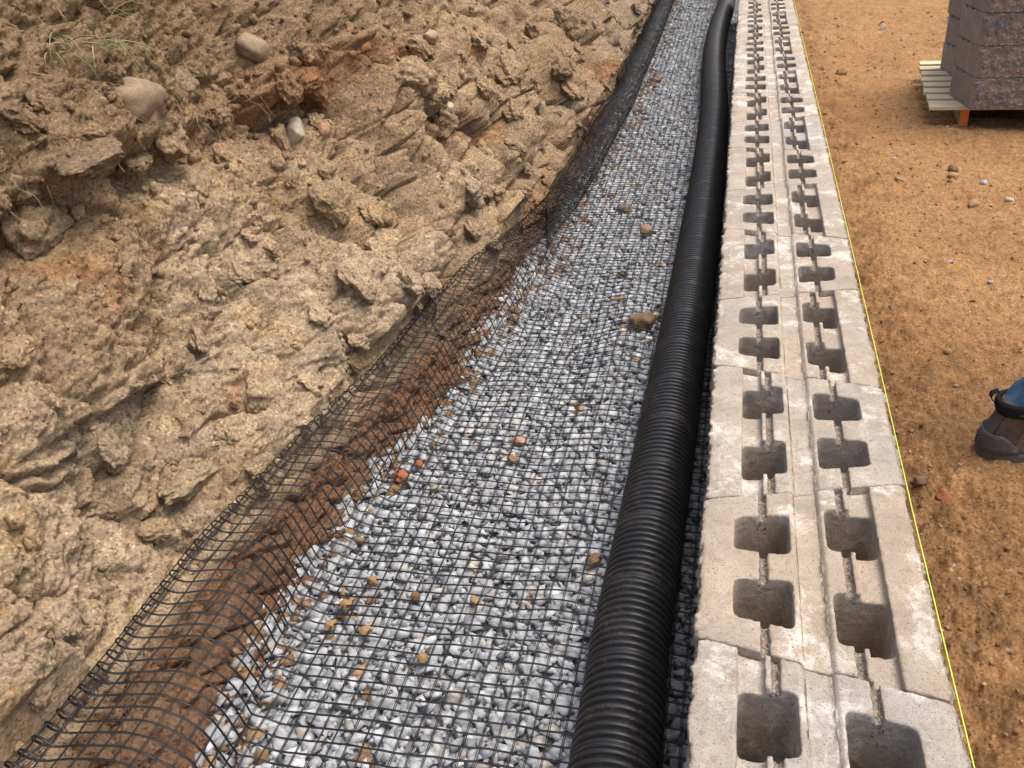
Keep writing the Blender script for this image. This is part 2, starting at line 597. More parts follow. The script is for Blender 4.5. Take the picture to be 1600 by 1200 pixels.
def bank_disp(y, v):
    """outward displacement of the bank face in metres"""
    q = y - .35 * v
    d = 0.10 * perlin(q * 1.2, v * .9, 0.3) + 0.07 * perlin(q * 2.9, v * 2.0, 2.3)
    calm = .55 + .60 * smooth(-.25, .35, perlin(q * 1.9 + 4, v * 2.2, 6.6) + .25 * smooth(1.0, 1.6, y) - .25 * smooth(.9, .3, np.abs(y - .7)) * smooth(.6, .2, np.abs(v - .45)))
    wy = y + .05 * perlin(y * 5, v * 5, 1.1) + .018 * perlin(y * 14, v * 14, 2.1) + .006 * perlin(y * 40, v * 40, 2.7)
    wv = v + .05 * perlin(y * 5, v * 5, 5.1) + .018 * perlin(y * 14, v * 14, 7.1) + .006 * perlin(y * 40, v * 40, 8.7)
    for s, amp, sd, ck in ((2.9, .085, 1, .040), (6.2, .052, 2, .028), (13.5, .026, 3, .014), (29.0, .0095, 4, .004), (60.0, .0045, 5, .0)):
        f1, f2, cid = worley((wy - .25 * wv) * s * 1.1, wv * s * .85, sd)
        m = (calm if s < 40 else 1.0) * (1 - .75 * smooth(2.0 * 29 / s, 6.0 * 29 / s, y) * (s > 20))
        c2 = (cid * 7919.3) % 1
        c3 = (cid * 3571.7) % 1
        m = m * (1 - .65 * smooth(.9, 1.9, y) * (s > 10))
        d = d + m * amp * (.75 - 1.25 * f1 ** 1.6 + 1.1 * (cid - .5))
        d = d - m * ck * np.exp(-((f2 - f1) / (.05 + .02 * s / 10)) ** 2) * (c2 > .35)
    d = d + 0.0125 * (1 - .5 * smooth(.9, 1.9, y)) * (fbm(y * 12, v * 12, 2.0, 4, .62) + .24 * fbm(y * 90, v * 90, 3.0, 2, .6) * (1 - .8 * smooth(1.5, 3.5, y)))
    d = d + 0.0055 * ridged(y * 34, v * 34, 9.0, 4, .62) * (1 - .8 * smooth(1.2, 3.0, y))

    # buttresses: each swells towards its right edge, then breaks back
    def butt(yc, lean, width, amp, drop=.05):
        nonlocal d
        ye = yc + lean * v + 0.07 * fbm(y * 3.5 + yc, v * 4, 1, 4)
        t = y - ye
        d = d + amp * np.where(t < 0, np.clip(1 + t / width, 0, 1) ** 1.5, 0)
        d = d - amp * 1.0 * np.where(t >= 0, smooth(0, drop, t) * np.clip(1 - (t - drop) / (width * 1.1), 0, 1) ** 1.3, 0)
    butt(.95, .40, .5, .045)
    butt(1.52, .30, .5, .085)
    butt(2.30, .52, .60, .18, .08)
    butt(3.45, .90, .60, .18, .10)
    butt(4.75, .70, .6, .14)
    butt(5.9, .60, .6, .14)
    butt(7.2, .5, .7, .10)
    # hollow under the crag
    d = d - 0.26 * np.exp(-((y - 1.74) / .17) ** 2 - ((v - .11) / .06) ** 2)
    d = d + 0.10 * np.exp(-((y - 1.68) / .18) ** 2 - ((v - .26) / .07) ** 2)
    d = d + 0.06 * np.exp(-((y - 2.2) / .16) ** 2 - ((v - .07) / .09) ** 2)
    # broken shelf left of centre
    sh = v - (.37 + .10 * np.sin(y * 4 + 1) * .4 + .02 * perlin(y * 14, 3.3))
    d = d + 0.035 * smooth(.15, .9, 1 - np.abs(y - .55) / .42) * (np.exp(-(np.clip(sh, 0, 9) / .10) ** 2) * (sh > 0) - .45 * np.exp(-(np.clip(-sh, 0, 9) / .05) ** 2) * (sh <= 0))
    # ledge line below the cobbles, with hollows under it
    lv = .80 + .03 * perlin(y * 3, 9.1) + .012 * perlin(y * 14, 2.1)
    s2 = v - lv
    nearm = smooth(2.2, 1.7, y)
    d = d + nearm * (0.045 * smooth(-.015, .03, s2) * np.clip(1 - s2 / .6, 0, 1) - .045 * np.exp(-((s2 + .05) / .045) ** 2))
    # top lumps rougher
    up = smooth(.75, 1.0, v)
    d = d + up * (.016 * fbm(y * 13, v * 13, 31, 4, .6) + .012 * ridged(y * 24, v * 24, 3, 3, .6))
    return d


D = np.zeros(VV.shape)
fm = VV > -.43
D[fm] = bank_disp(YY[fm], VV[fm])
toeY = toe(YY)
# lower bench under the mesh (v < 0): from the toe up to the foot of the face
tb = np.clip((VV + 0.42) / 0.42, 0, 1)
soil_toe = toeY - smooth(1.45, 2.3, YY) * bench * .92
bx = soil_toe + 0.015 + (toeY - bench - soil_toe - .015) * tb
bz = G - 0.06 + 0.045 * smooth(0, .10, tb) + 0.12 * tb ** 1.7
fade = smooth(-.16, .12, VV)
fx = toeY - bench - np.clip(VV, 0, 9) * math.cos(SL)
fz = G + 0.105 + np.clip(VV, 0, 9) * math.sin(SL)
BXv = np.where(VV < 0, bx, fx)
BZv = np.where(VV < 0, bz, fz)
# lean back over the rim
rim = 1.30
over = np.clip(VV - rim, 0, 99)
BXv = np.where(VV > rim, toeY - bench - rim * math.cos(SL) - over * .98, BXv)
BZv = np.where(VV > rim, G + .105 + rim * math.sin(SL) + np.minimum(over, .3) * .35, BZv)
dd = D * (fade * 0.93 + .07) * np.where(VV > 2, 0.2, 1)
_f1, _f2, _ci = worley(YY * 16 + .4 * perlin(YY * 9, VV * 9, 2), VV * 9, 21)
low = (1 - fade) * (0.024 * fbm(YY * 11, VV * 10, 6, 5, .65) + .048 * (np.clip((_f2 - _f1) * 2.5, 0, 1) ** .6 - .8) * (.3 + _ci)) * smooth(0, .12, tb)
dd = np.where(VV < .45, np.minimum(dd, .028 + .65 * np.clip(VV, 0, 1) + 1.2 * np.clip(VV - .10, 0, 1)), dd)
nx, nz = math.sin(SL), math.cos(SL)
PX = BXv + (dd + low) * nx
PZ = BZv + (dd + low) * nz * .8
# small overhangs: shear along the strike by the displacement
PY = YY + 0.16 * D * (VV > -.1) * (np.abs(YY) < 12)
V_bank = np.stack([PX, PY, PZ], -1)

# strata colours (the soil's own, plus shade painted into bench and recesses)
n1 = fbm(YY * 1.6, VV * 2.0, 41, 4) * .5 + .5
n2 = fbm(YY * 4.2 + VV * 2, VV * 5, 43, 5, .6) * .5 + .5
n3 = fbm(YY * 6 + VV * 5, VV * 8, 47, 5, .6)
n4 = fbm(YY * 3, VV * 3, 53, 5, .6)
c_tan = np.array([0.37, 0.272, 0.175])
c_pale = np.array([0.48, 0.385, 0.275])
c_top = np.array([0.255, 0.185, 0.115])
c_red = np.array([0.34, 0.155, 0.072])
c_grey = np.array([0.335, 0.29, 0.225])
c_och = np.array([0.44, 0.29, 0.13])


def lerp(a, b, t):
    t = np.clip(t, 0, 1)[..., None]
    return a * (1 - t) + b * t


C = np.broadcast_to(c_tan, VV.shape + (3,)).copy()
C = lerp(C, c_pale, smooth(.42, .75, n1 + .35 * smooth(.6, .0, VV) - .1) * .8 * smooth(2.6, 1.2, YY + 0 * VV))
C = lerp(C, c_och, smooth(.66, .85, n2) * .35)
C = lerp(C, c_grey, smooth(.2, .55, n3) * .40)
C = lerp(C, c_red, smooth(.42, .70, n4 + .1 * perlin(YY * 20, VV * 20, 3)) * .5)
C = lerp(C, np.array([.20, .125, .082]), smooth(.0, -.07, VV) * .85)  # bench under the mesh: its shade painted in as darker brown
C = lerp(C, c_red, smooth(-.02, -.1, VV) * smooth(-.1, .35, n3 + .5 * perlin(YY * 5, VV * 5, 77)) * .38)
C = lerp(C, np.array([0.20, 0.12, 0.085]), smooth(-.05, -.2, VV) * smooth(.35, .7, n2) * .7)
# redder pockets in the broken-back strips, then painted shade behind each edge
for yc, lean in ((2.30, .52), (3.45, .90), (4.75, .7), (5.9, .6)):
    t = YY - (yc + lean * VV) - .07 * fbm(YY * 3.5 + yc, VV * 4, 1, 4)
    C = lerp(C, np.array([.30, .165, .085]), smooth(-.01, .05, t) * smooth(.60, .20, t) * smooth(-.9, -.1, n3) * .85)
    C = lerp(C, np.array([.17, .115, .085]), smooth(.0, .03, t) * smooth(.22, .06, t) * smooth(-.5, .3, n4) * .8)
t = YY - (1.52 + .30 * VV)
C = lerp(C, np.array([.27, .19, .125]), smooth(-.02, .04, t) * smooth(.30, .10, t) * .6)  # milder painted shade in the break behind this buttress
C = lerp(C, np.array([.21, .13, .08]), np.exp(-((YY - 1.74) / .2) ** 2 - ((VV - .08) / .08) ** 2) * .8)  # shade of the hollow under the crag, painted into the soil
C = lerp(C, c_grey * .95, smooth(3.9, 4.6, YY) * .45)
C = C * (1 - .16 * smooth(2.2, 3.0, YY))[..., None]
up = smooth(.66, .95, VV + .12 * (n2 - .5)) * smooth(2.7, 1.9, YY)
C = lerp(C, c_top, up * .92)
C = lerp(C, np.array([0.31, 0.155, 0.075]), smooth(.10, .02, np.abs(VV - .80 + .1 * (YY - 1.6))) * smooth(.55, .2, np.abs(YY - 1.75)) * .5)
C = C * np.array([1.0, .95, .865])
C4 = np.concatenate([C, np.ones(VV.shape + (1,))], -1)
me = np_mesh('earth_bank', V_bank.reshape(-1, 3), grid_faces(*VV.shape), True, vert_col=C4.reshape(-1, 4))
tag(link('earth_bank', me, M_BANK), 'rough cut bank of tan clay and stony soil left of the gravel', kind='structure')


def bank_point(y, v):
    """nearest mesh point of the bank: position, colour, normal"""
    vn = ((PZ - D * nz * .8) - G - .105) / math.sin(SL)
    k = int(np.argmin((PY - y) ** 2 + (vn - v) ** 2))
    i, j = divmod(k, len(VY))
    j = min(max(j, 1), len(VY) - 2)
    i = min(max(i, 1), len(v_rows) - 2)
    return V_bank[i, j], C[i, j]


# ------------------------------------------------------------------ loose rocks: hull shapes
def hull_shapes(n, pts, seed, squash=(1, .85, .65), pw=1.0):
    r = np.random.default_rng(seed)
    out = []
    for _ in range(n):
        bm = bmesh.new()
        for _k in range(pts):
            p = r.normal(size=3)
            p /= np.linalg.norm(p)
            p = np.sign(p) * np.abs(p) ** pw * r.uniform(.8, 1.05)
            bm.verts.new(p * np.array(squash))
        res = bmesh.ops.convex_hull(bm, input=bm.verts)
        for g in set(res['geom_interior']) | set(res['geom_unused']):
            if isinstance(g, bmesh.types.BMVert) and g.is_valid:
                bm.verts.remove(g)
        bmesh.ops.triangulate(bm, faces=bm.faces)
        bm.verts.index_update()
        out.append((np.array([v.co[:] for v in bm.verts]), np.array([[v.index for v in f.verts] for f in bm.faces])))
        bm.free()
    return out


def rand_rot(n, r, tilt=None):
    q = r.normal(size=(n, 4))
    if tilt is not None:
        a = r.uniform(0, 2 * np.pi, n)
        q = np.stack([np.cos(a / 2), r.normal(0, tilt, n), r.normal(0, tilt, n), np.sin(a / 2)], 1)
    q /= np.linalg.norm(q, axis=1)[:, None]
    w, x, y, z = q.T
    return np.stack([1 - 2 * (y * y + z * z), 2 * (x * y - z * w), 2 * (x * z + y * w),
                     2 * (x * y + z * w), 1 - 2 * (x * x + z * z), 2 * (y * z - x * w),
                     2 * (x * z - y * w), 2 * (y * z + x * w), 1 - 2 * (x * x + y * y)], 1).reshape(n, 3, 3)


def scatter(name, P, S, cols, shapes, seed, mat, tilt=None, smooth_=False):
    r = np.random.default_rng(seed)
    n = len(P)
    Rm = rand_rot(n, r, tilt)
    which = r.integers(0, len(shapes), n)
    Vs, Fs, Cs, o = [], [], [], 0
    for k, (sv, sf) in enumerate(shapes):
        idx = np.where(which == k)[0]
        if len(idx) == 0:
            continue
        v = np.einsum('nij,vj->nvi', Rm[idx], sv) * S[idx][:, None, None] + P[idx][:, None, :]
        f = sf[None] + (np.arange(len(idx)) * len(sv))[:, None, None] + o
        Vs.append(v.reshape(-1, 3))
        Fs.append(f.reshape(-1, 3))
        Cs.append(np.repeat(cols[idx], len(sf), 0))
        o += v.shape[0] * v.shape[1]
    return link(name, np_mesh(name, np.concatenate(Vs), np.concatenate(Fs), smooth_, face_col=np.concatenate(Cs)), mat)


def rgba(c):
    return np.concatenate([c, np.ones((len(c), 1))], 1)


# ------------------------------------------------------------------ gravel bed
X, Y = np.meshgrid(np.linspace(0, 1, 60), np.linspace(-2.0, 9.9, 320))
Xb = -0.10 + (toe(Y) - .24 + 0.10) * X
Zb = bed(Xb, Y) - 0.022
c = np.tile(np.array([0.26, 0.27, 0.28, 1.0]), (X.size, 1))
me = np_mesh('trench_floor', np.stack([Xb, Y, Zb], -1).reshape(-1, 3), grid_faces(*X.shape), True, vert_col=c)
tag(link('trench_floor', me, M_GRAVEL), 'stony trench floor below the crushed gravel', kind='structure')

pts = []
for y0, y1, st in ((-1.0, 2.8, 0.0215), (2.8, 10.0, 0.0250)):
    gy = np.arange(y0, y1, st)
    gx = np.arange(-1.25, -0.13, st)
    A, B = np.meshgrid(gx, gy)
    A = (A + rng.uniform(-.5, .5, A.shape) * st * 1.1).ravel()
    B = (B + rng.uniform(-.5, .5, B.shape) * st * 1.1).ravel()
    pts.append(np.stack([A, B, np.full(A.shape, st)], 1))
pts = np.concatenate(pts)
keep = (pts[:, 0] > toe(pts[:, 1]) - smooth(1.45, 2.3, pts[:, 1]) * off(pts[:, 1]) * .95 - .075 - .03 * perlin(pts[:, 1] * 5, 0.3)) & (pts[:, 0] < -0.165)
pts = pts[keep]
n = len(pts)
size = pts[:, 2] * (0.66 + 0.36 * rng.random(n) + 0.28 * (rng.random(n) > .80))
Pz = bed(pts[:, 0], pts[:, 1]) - 0.0105 + rng.uniform(-.0035, .003, n)
P = np.stack([pts[:, 0], pts[:, 1], Pz], 1)
b = rng.uniform(.38, .54, n)
b = np.where(rng.random(n) < .18, rng.uniform(.33, .43, n), b)
b = np.where(rng.random(n) < .10, rng.uniform(.54, .64, n), b)
cols = np.stack([b * .955, b * 1.0, b * 1.045], 1)
warm = rng.random(n) < .07
cols[warm] = np.stack([b * 1.06, b * .98, b * .88], 1)[warm]
mud = (perlin(pts[:, 0] * 7, pts[:, 1] * 5, 3.3) + .35 * perlin(pts[:, 0] * 26, pts[:, 1] * 20, 1.3)) > .60
mud &= rng.random(n) < .55
mud |= rng.random(n) < .006
cols[mud] = np.array([0.34, 0.215, 0.12]) * rng.uniform(.6, 1.2, (mud.sum(), 1))
tl = pts[:, 0] < toe(pts[:, 1]) + .05
mm = tl & (rng.random(n) < .24)
cols[mm] = np.array([0.30, 0.19, 0.10]) * rng.uniform(.6, 1.2, (mm.sum(), 1))
stones = hull_shapes(36, 8, 5, (1.05, .82, .62), .62)
# a layer of small chips fills the gaps
gx_, gy_ = np.meshgrid(np.arange(-1.2, -.16, .0165), np.arange(-1., 6.5, .0165))
gx_ = (gx_ + rng.uniform(-.008, .008, gx_.shape)).ravel()
gy_ = (gy_ + rng.uniform(-.008, .008, gy_.shape)).ravel()
kk_ = gx_ > toe(gy_) - smooth(1.45, 2.3, gy_) * off(gy_) * .95 - .05
gx_, gy_ = gx_[kk_], gy_[kk_]
n2 = len(gx_)
P = np.concatenate([P, np.stack([gx_, gy_, bed(gx_, gy_) - .0125 + rng.uniform(-.003, .004, n2)], 1)])
b2_ = rng.uniform(.34, .50, n2)
cols = np.concatenate([cols, np.stack([b2_ * .97, b2_, b2_ * 1.04], 1)])
size = np.concatenate([size, rng.uniform(.006, .0115, n2)])
g = scatter('gravel', P, size, rgba(cols), stones, 11, M_GRAVEL, tilt=.13)
tag(g, 'bed of blue grey crushed limestone between the bank and the wall', 'gravel', kind='stuff')

# soil crumbs scattered on the gravel
n = 900
cy = rng.uniform(-.2, 6, n * 4)
cx = rng.uniform(-1.0, -.3, n * 4)
pat = perlin(cx * 4.5, cy * 3.2, 3.3) + .5 * perlin(cx * 12, cy * 10, 8)
sel = (pat > .42) & (cx > toe(cy))
cx, cy = cx[sel], cy[sel]
P = np.stack([cx, cy, bed(cx, cy) + .004 + rng.uniform(0, .006, len(cx))], 1)
cols = np.array([0.30, 0.175, 0.085])[None] * rng.uniform(.6, 1.35, (len(cx), 1))
g = scatter('soil_crumbs', P, rng.uniform(.002, .0075, len(cx)), rgba(cols), hull_shapes(8, 9, 9), 21, M_DIRT)
tag(g, 'brown soil crumbs spilled over the grey gravel', 'soil crumbs', kind='stuff')

# ------------------------------------------------------------------ rubble on the bank
n = 9500
ry = rng.uniform(0, 1, n) ** 1.5 * 8.6 - .6
rv = rng.uniform(-.12, 1.28, n)
dens = fbm(ry * 3, rv * 3, 12, 3) * .5 + .5
topz = (rv > .55) & (ry < 2.8)
sel = (rng.random(n) < np.where(topz, .9, .25 + .5 * smooth(.5, .8, dens)))
ry, rv = ry[sel], rv[sel]
n = len(ry)
jj = np.clip(np.searchsorted(VY, ry), 1, len(VY) - 2)
ii = np.clip(np.searchsorted(v_rows, rv), 1, len(v_rows) - 2)
P = V_bank[ii, jj].copy()
cl = C[ii, jj] * rng.uniform(.82, 1.22, (n, 1))
sz = .0030 + .013 * rng.random(n) ** 3.2
sz = np.where((rng.random(n) < .035), rng.uniform(.014, .024, n), sz)
sz = sz * (1 + .12 * np.clip(ry, 0, 9))
sz = np.where(rv < 0, np.minimum(sz, .011), sz)
P[:, 0] += sz * .15
P[:, 2] += sz * .05
g = scatter('bank_rubble', P, sz, rgba(cl), hull_shapes(20, 15, 15, (1, .8, .6), .9), 31, M_BANK)
tag(g, 'loose clods and stone chips clinging to the cut bank', 'rubble', kind='stuff')

# pebbles on the dirt to the right
n = 11000
py = rng.uniform(0, 1, n) ** 1.35 * 8.6 - .7
px = .175 + rng.random(n) ** 1.25 * (0.5 + .34 * np.clip(py + .6, 0, 20))
dn = fbm(px * 2.5, py * 2, 3, 3) + .9 * smooth(.5, .2, px)
sel = rng.random(n) < .35 + .6 * np.clip(dn, 0, 1)
px, py = px[sel], py[sel]
n = len(px)
sz = (.0018 + .0085 * rng.random(n) ** 4) * (1 + .12 * np.clip(py, 0, 9))
P = np.stack([px, py, dirt_height(px, py) + sz * .15], 1)
cols = np.array([0.34, 0.195, 0.095])[None] * rng.uniform(.75, 1.3, (n, 1))
pl = rng.random(n) < .14
cols[pl] = np.array([0.50, 0.37, 0.25]) * rng.uniform(.8, 1.15, (pl.sum(), 1))
g = scatter('dirt_pebbles', P, sz, rgba(cols), hull_shapes(14, 14, 25, (1, .85, .6)), 41, M_DIRT)
tag(g, 'small pebbles and dirt clods strewn over the orange yard', 'pebbles', kind='stuff')


# ------------------------------------------------------------------ single stones (things)
def rock_mesh(name, sx, sy, sz, seed, round_=0.0, sub=4, rough=0.0):
    bm = bmesh.new()
    bmesh.ops.create_icosphere(bm, subdivisions=sub, radius=1.0)
    co = np.array([v.co[:] for v in bm.verts])
    r = np.random.default_rng(seed)
    # planar cuts give facets
    for _ in range(int(14 * (1 - round_)) + 2):
        nrm = r.normal(size=3)
        nrm /= np.linalg.norm(nrm)
        h = r.uniform(.62, .88) + .15 * round_
        dts = co @ nrm
        co = co - np.clip(dts - h, 0, 9)[:, None] * nrm * (1 - .25 * round_)
    nz_ = perlin(co[:, 0] * 1.3 + seed, co[:, 1] * 1.3, co[:, 2] * 1.3) * .14 + perlin(co[:, 0] * 5 + seed, co[:, 1] * 5, co[:, 2] * 5) * .035 * (1 - .6 * round_)
    if rough:
        nz_ = nz_ + rough * fbm(co[:, 0] * 2.2 + seed, co[:, 1] * 2.2, co[:, 2] * 2.2, 5, .6)
    co = co * (1 + nz_[:, None]) * np.array([sx, sy, sz])
    for v, c_ in zip(bm.verts, co):
        v.co = c_
    return bm_mesh(name, bm, True)


def rock(name, label, loc, dims, mat, seed, rot=(0, 0, 0), round_=.3, cat='stone', group=None, sub=4):
    clay = isinstance(mat, tuple)
    me_ = rock_mesh(name, *dims, seed, round_, 5 if clay else sub, .16 if clay else 0)
    if clay:
        at = me_.attributes.new('col', 'FLOAT_COLOR', 'POINT')
        at.data.foreach_set('color', np.tile(np.array([*mat, 1.0], np.float32), len(me_.vertices)))
        mat = M_BANK
    o = link(name, me_, mat)
    o.location = loc
    o.rotation_euler = rot
    return tag(o, label, cat, group)


def bank_rock(name, label, y, v, dims, mat, seed, rot=(0, 0, 0), round_=.3, out=.3, cat='stone', group='stones stuck in the cut bank'):
    p, _ = bank_point(y, v)
    k = min(dims) * out
    return rock(name, label, (p[0] + k * nx, p[1], p[2] + k * nz), dims, mat, seed, rot, round_, cat, group)


# broken clay blocks standing out of the face: pieces of the bank
def soil_material_obj():
    m = M_BANK.copy()
    m.name = 'bank_chunk_soil'
    nt = m.node_tree
    at = [n_ for n_ in nt.nodes if n_.type == 'ATTRIBUTE'][0]
    oi = nt.nodes.new('ShaderNodeObjectInfo')
    tgts = [l.to_socket for l in at.outputs['Color'].links]
    for t_ in tgts:
        nt.links.new(oi.outputs['Color'], t_)
    geo_n = nt.nodes.new('ShaderNodeNewGeometry')
    for tc in [n_ for n_ in nt.nodes if n_.type == 'TEX_COORD']:
        for t_ in [l.to_socket for l in tc.outputs['Object'].links]:
            nt.links.new(geo_n.outputs['Position'], t_)
    return m


M_CHUNK = soil_material_obj()
bank_obj = bpy.data.objects['earth_bank']
chunk_me = []
for k in range(9):
    cm = rock_mesh('clay_chunk', 1, 1, 1, 300 + k, .05, 5, .20)
    cm.materials.append(M_CHUNK)
    chunk_me.append(cm)
cr = np.random.default_rng(77)
made = []
tries = 0
while len(made) < 230 and tries < 6000:
    tries += 1
    y = cr.random() ** 1.25 * 6.4 - .35
    v = cr.uniform(.03, 1.22)
    if v > 1.15 - .16 * y:
        continue
    if perlin(y * 1.6, v * 2.4, 12.2) < -.12 and cr.random() < .8:
        continue
    big = .028 + .062 * cr.random() ** 1.8
    if v > .82 and y < 2.2:
        big = .018 + .030 * cr.random()
    if .15 < y < 1.05 and .2 < v < .62:
        big *= .55
    big *= 1 + .10 * max(0, y)
    if v < .14:
        big = min(big, .035)
    if any(abs(y - a) < (big + c_) * .62 and abs(v - b_) < (big + c_) * .55 for a, b_, c_ in made):
        continue
    made.append((y, v, big))
    p, cc_ = bank_point(y, v)
    o = link('clay_chunk', chunk_me[int(cr.integers(0, 9))], None, bank_obj)
    sx_, sy_, sz_ = big * cr.uniform(.5, .75), big * cr.uniform(.8, 1.25), big * cr.uniform(.7, 1.1)
    o.scale = (sx_, sy_, sz_)
    o.rotation_euler = (cr.uniform(-.7, .7), SL - math.pi / 2 + cr.uniform(-.35, .35), cr.uniform(-.5, .5))
    k_ = -sx_ * cr.uniform(.15, .55)
    o.location = (p[0] + k_ * nx, p[1], p[2] + k_ * nz)
    f_ = cr.uniform(.88, 1.10)
    o.color = (cc_[0] * f_, cc_[1] * f_, cc_[2] * f_, 1)

CLAY, CLAYD, RUST = (.30, .215, .13), (.235, .165, .10), (.27, .135, .065)
bank_rock('cobble', 'large smooth egg shaped tan cobble jutting from the dark topsoil', .97, .91, (.055, .100, .050), M_COBBLE, 1, (R(-14), 0, R(-8)), .6, -.35, 'cobble')
bank_rock('cobble', 'rounded brown cobble with mud on it, between the egg shaped cobble and the highest cobble', 1.22, .91, (.045, .060, .045), (.27, .20, .125), 22, (.2, 0, .1), .7, .05, 'cobble')
bank_rock('cobble', 'highest of the rounded cobbles in the bank, greyish oval', 1.51, .925, (.042, .060, .042), M_COBBLE, 3, (-.5, 0, 0), .7, -.3, 'cobble')
bank_rock('pale_rock', 'pale angular rock with a jagged point in the middle of the upper bank', 1.52, .69, (.03, .045, .045), M_PALE, 4, (.4, .2, .4), .0, .1, 'rock')
bank_rock('rock_slab', 'long ochre slab lying flat in the lower bank near the mesh', .55, .15, (.040, .100, .036), (.37, .285, .175), 91, (R(-4), 0, R(0)), .1, -.35, 'rock')
bank_rock('flat_rock', 'flat brown rock jutting over a dark hollow at the left edge of the bank', .69, .82, (.065, .095, .028), CLAYD, 6, (R(4), R(8), .1), .1, .5, 'rock')
bank_rock('rock', 'flat tan rock lying right of the dark hollow, below the egg shaped cobble', .93, .79, (.04, .055, .022), CLAY, 7, (R(10), 0, .2), .1, .4, 'rock')
bank_rock('boulder', 'big rounded clay boulder below the flat jutting rock at the left edge', .62, .75, (.06, .085, .065), CLAY, 8, (.2, 0, .2), .5, .0, 'boulder')
bank_rock('stone_chip', 'small white stone chip set in pale clay just above the mesh', 1.22, .035, (.012, .022, .018), M_PALE, 9, (.3, .2, .4), .0, .4, 'stone chip')
bank_rock('pebble', 'small round pink pebble right of the pale angular rock', 1.58, .655, (.014, .018, .022), M_PINK, 10, (0, 0, 0), .9, .1, 'pebble')
bank_rock('stone', 'smooth oval tan stone in the middle of the upper bank', 2.30, .76, (.028, .055, .024), M_SLAB, 11, (R(-15), 0, 0), .9, .1)
bank_rock('pebble', 'small pale pebble in the middle of the bank above the crag', 1.96, .55, (.016, .018, .022), M_PALE, 13, (0, 0, 0), .9, .1, 'pebble')
bank_rock('pebble', 'pale round stone on the bank below the smooth oval stone', 2.2, .53, (.02, .026, .02), M_PALE, 14, (0, 0, 0), .7, .1, 'pebble')
bank_rock('clay_chunk', 'rusty brown lump under the highest cobble', 1.62, .80, (.05, .085, .035), RUST, 15, (.1, 0, .1), .2, .1, 'clay lump')
bank_rock('clay_chunk', 'rusty brown lump hanging right of the highest cobble', 1.84, .83, (.045, .07, .045), RUST, 16, (.2, 0, .1), .2, .1, 'clay lump')
bank_rock('stone', 'thin grey flake stone standing above the ochre slab', .60, .235, (.016, .03, .010), CLAY, 17, (.2, .1, .1), .2, .6)
bank_rock('stone', 'greenish oval stone in the recessed red soil far along the bank', 3.2, .27, (.022, .035, .050), M_SLAB, 19, (.4, 0, 0), .8, .1)


def bed_rock(label, x, y, dims, mat, seed, name='stone', up=.25, round_=.3, cat='stone'):
    z = float(bed(np.array([x]), np.array([y]))[0])
    return rock(name, label, (x, y, z + .008 + dims[2] * up), dims, mat, seed, (0, 0, seed * 1.7), round_, cat, 'odd stones on the gravel')


bed_rock('round tan stone sitting alone on the gravel far along the trench', -.47, 2.60, (.028, .024, .02), M_COBBLE, 30, up=.7, round_=.7)
bed_rock('flat brown clod on the gravel left of and beyond the round tan stone', -.59, 2.88, (.034, .022, .012), M_BROWN, 31, 'clod', cat='clod')
bed_rock('big brown clod wedged against the black pipe under the mesh', -.405, 1.76, (.048, .038, .032), M_BROWN, 32, 'clod', .2, cat='clod')
bed_rock('small ochre pebble nearest the middle of the gravel', -.66, 1.00, (.013, .011, .012), M_TAN, 33, 'pebble', .5, .8, 'pebble')
bed_rock('broad pinkish tan stone just beyond the ochre pebble', -.66, 1.09, (.016, .024, .010), M_PINK, 34, up=.3)
bed_rock('small brown clod on the gravel between the round tan stone and the pipe clod', -.51, 2.17, (.020, .016, .012), M_BROWN, 35, 'clod', cat='clod')
bed_rock('ochre rock nearest the bank in the cluster by the near mesh fold', -.905, .44, (.017, .016, .012), M_TAN, 36, 'rock', .3, 0, 'rock')
bed_rock('ochre rock in front of the cluster by the near mesh fold', -.91, .375, (.014, .017, .011), M_TAN, 37, 'rock', .3, 0, 'rock')
bed_rock('small ochre rock right of the cluster by the near mesh fold', -.83, .365, (.015, .016, .012), M_TAN, 38, 'rock', .3, 0, 'rock')
bed_rock('ochre rock at the far end of the cluster by the near mesh fold', -.87, .52, (.018, .014, .012), M_TAN, 46, 'rock', .3, 0, 'rock')
bed_rock('lone rounded ochre pebble low in the gravel foreground', -.69, .31, (.012, .011, .010), M_TAN, 39, 'pebble', .4, .8, 'pebble')
bed_rock('brown speckled pebble on the gravel behind the lone ochre pebble', -.76, .48, (.012, .010, .010), M_BROWN, 40, 'pebble', .4, .7, 'pebble')
bed_rock('narrow orange pebble on the near gravel towards the pipe', -.63, .48, (.009, .014, .010), M_TAN, 41, 'pebble', .4, .7, 'pebble')
bed_rock('bright rusty clod under the mesh at the foot of the bank', -.925, .885, (.024, .026, .016), M_ORANGE, 42, 'clod', .4, 0, 'clod')
bed_rock('smaller rusty clod beside the bright rusty clod', -.895, .945, (.014, .016, .012), M_ORANGE, 43, 'clod', .4, 0, 'clod')
bed_rock('brown clod on the far gravel beyond the bend of the pipe', -.65, 5.2, (.045, .035, .02), M_BROWN, 44, 'clod', cat='clod')
bed_rock('reddish mud lump pressed in the gravel by the pipe, near the foreground', -.40, .635, (.022, .016, .010), M_BROWN, 45, 'clod', .2, cat='clod')


def yard_rock(label, x, y, dims, mat, seed, name='stone', round_=.5, cat='stone', rz=None):
    z = float(dirt_height(np.array([x]), np.array([y]))[0])
    return rock(name, label, (x, y, z + dims[2] * .35), dims, mat, seed, (0, 0, seed * 1.3 if rz is None else rz), round_, cat, 'stones lying on the dirt yard')


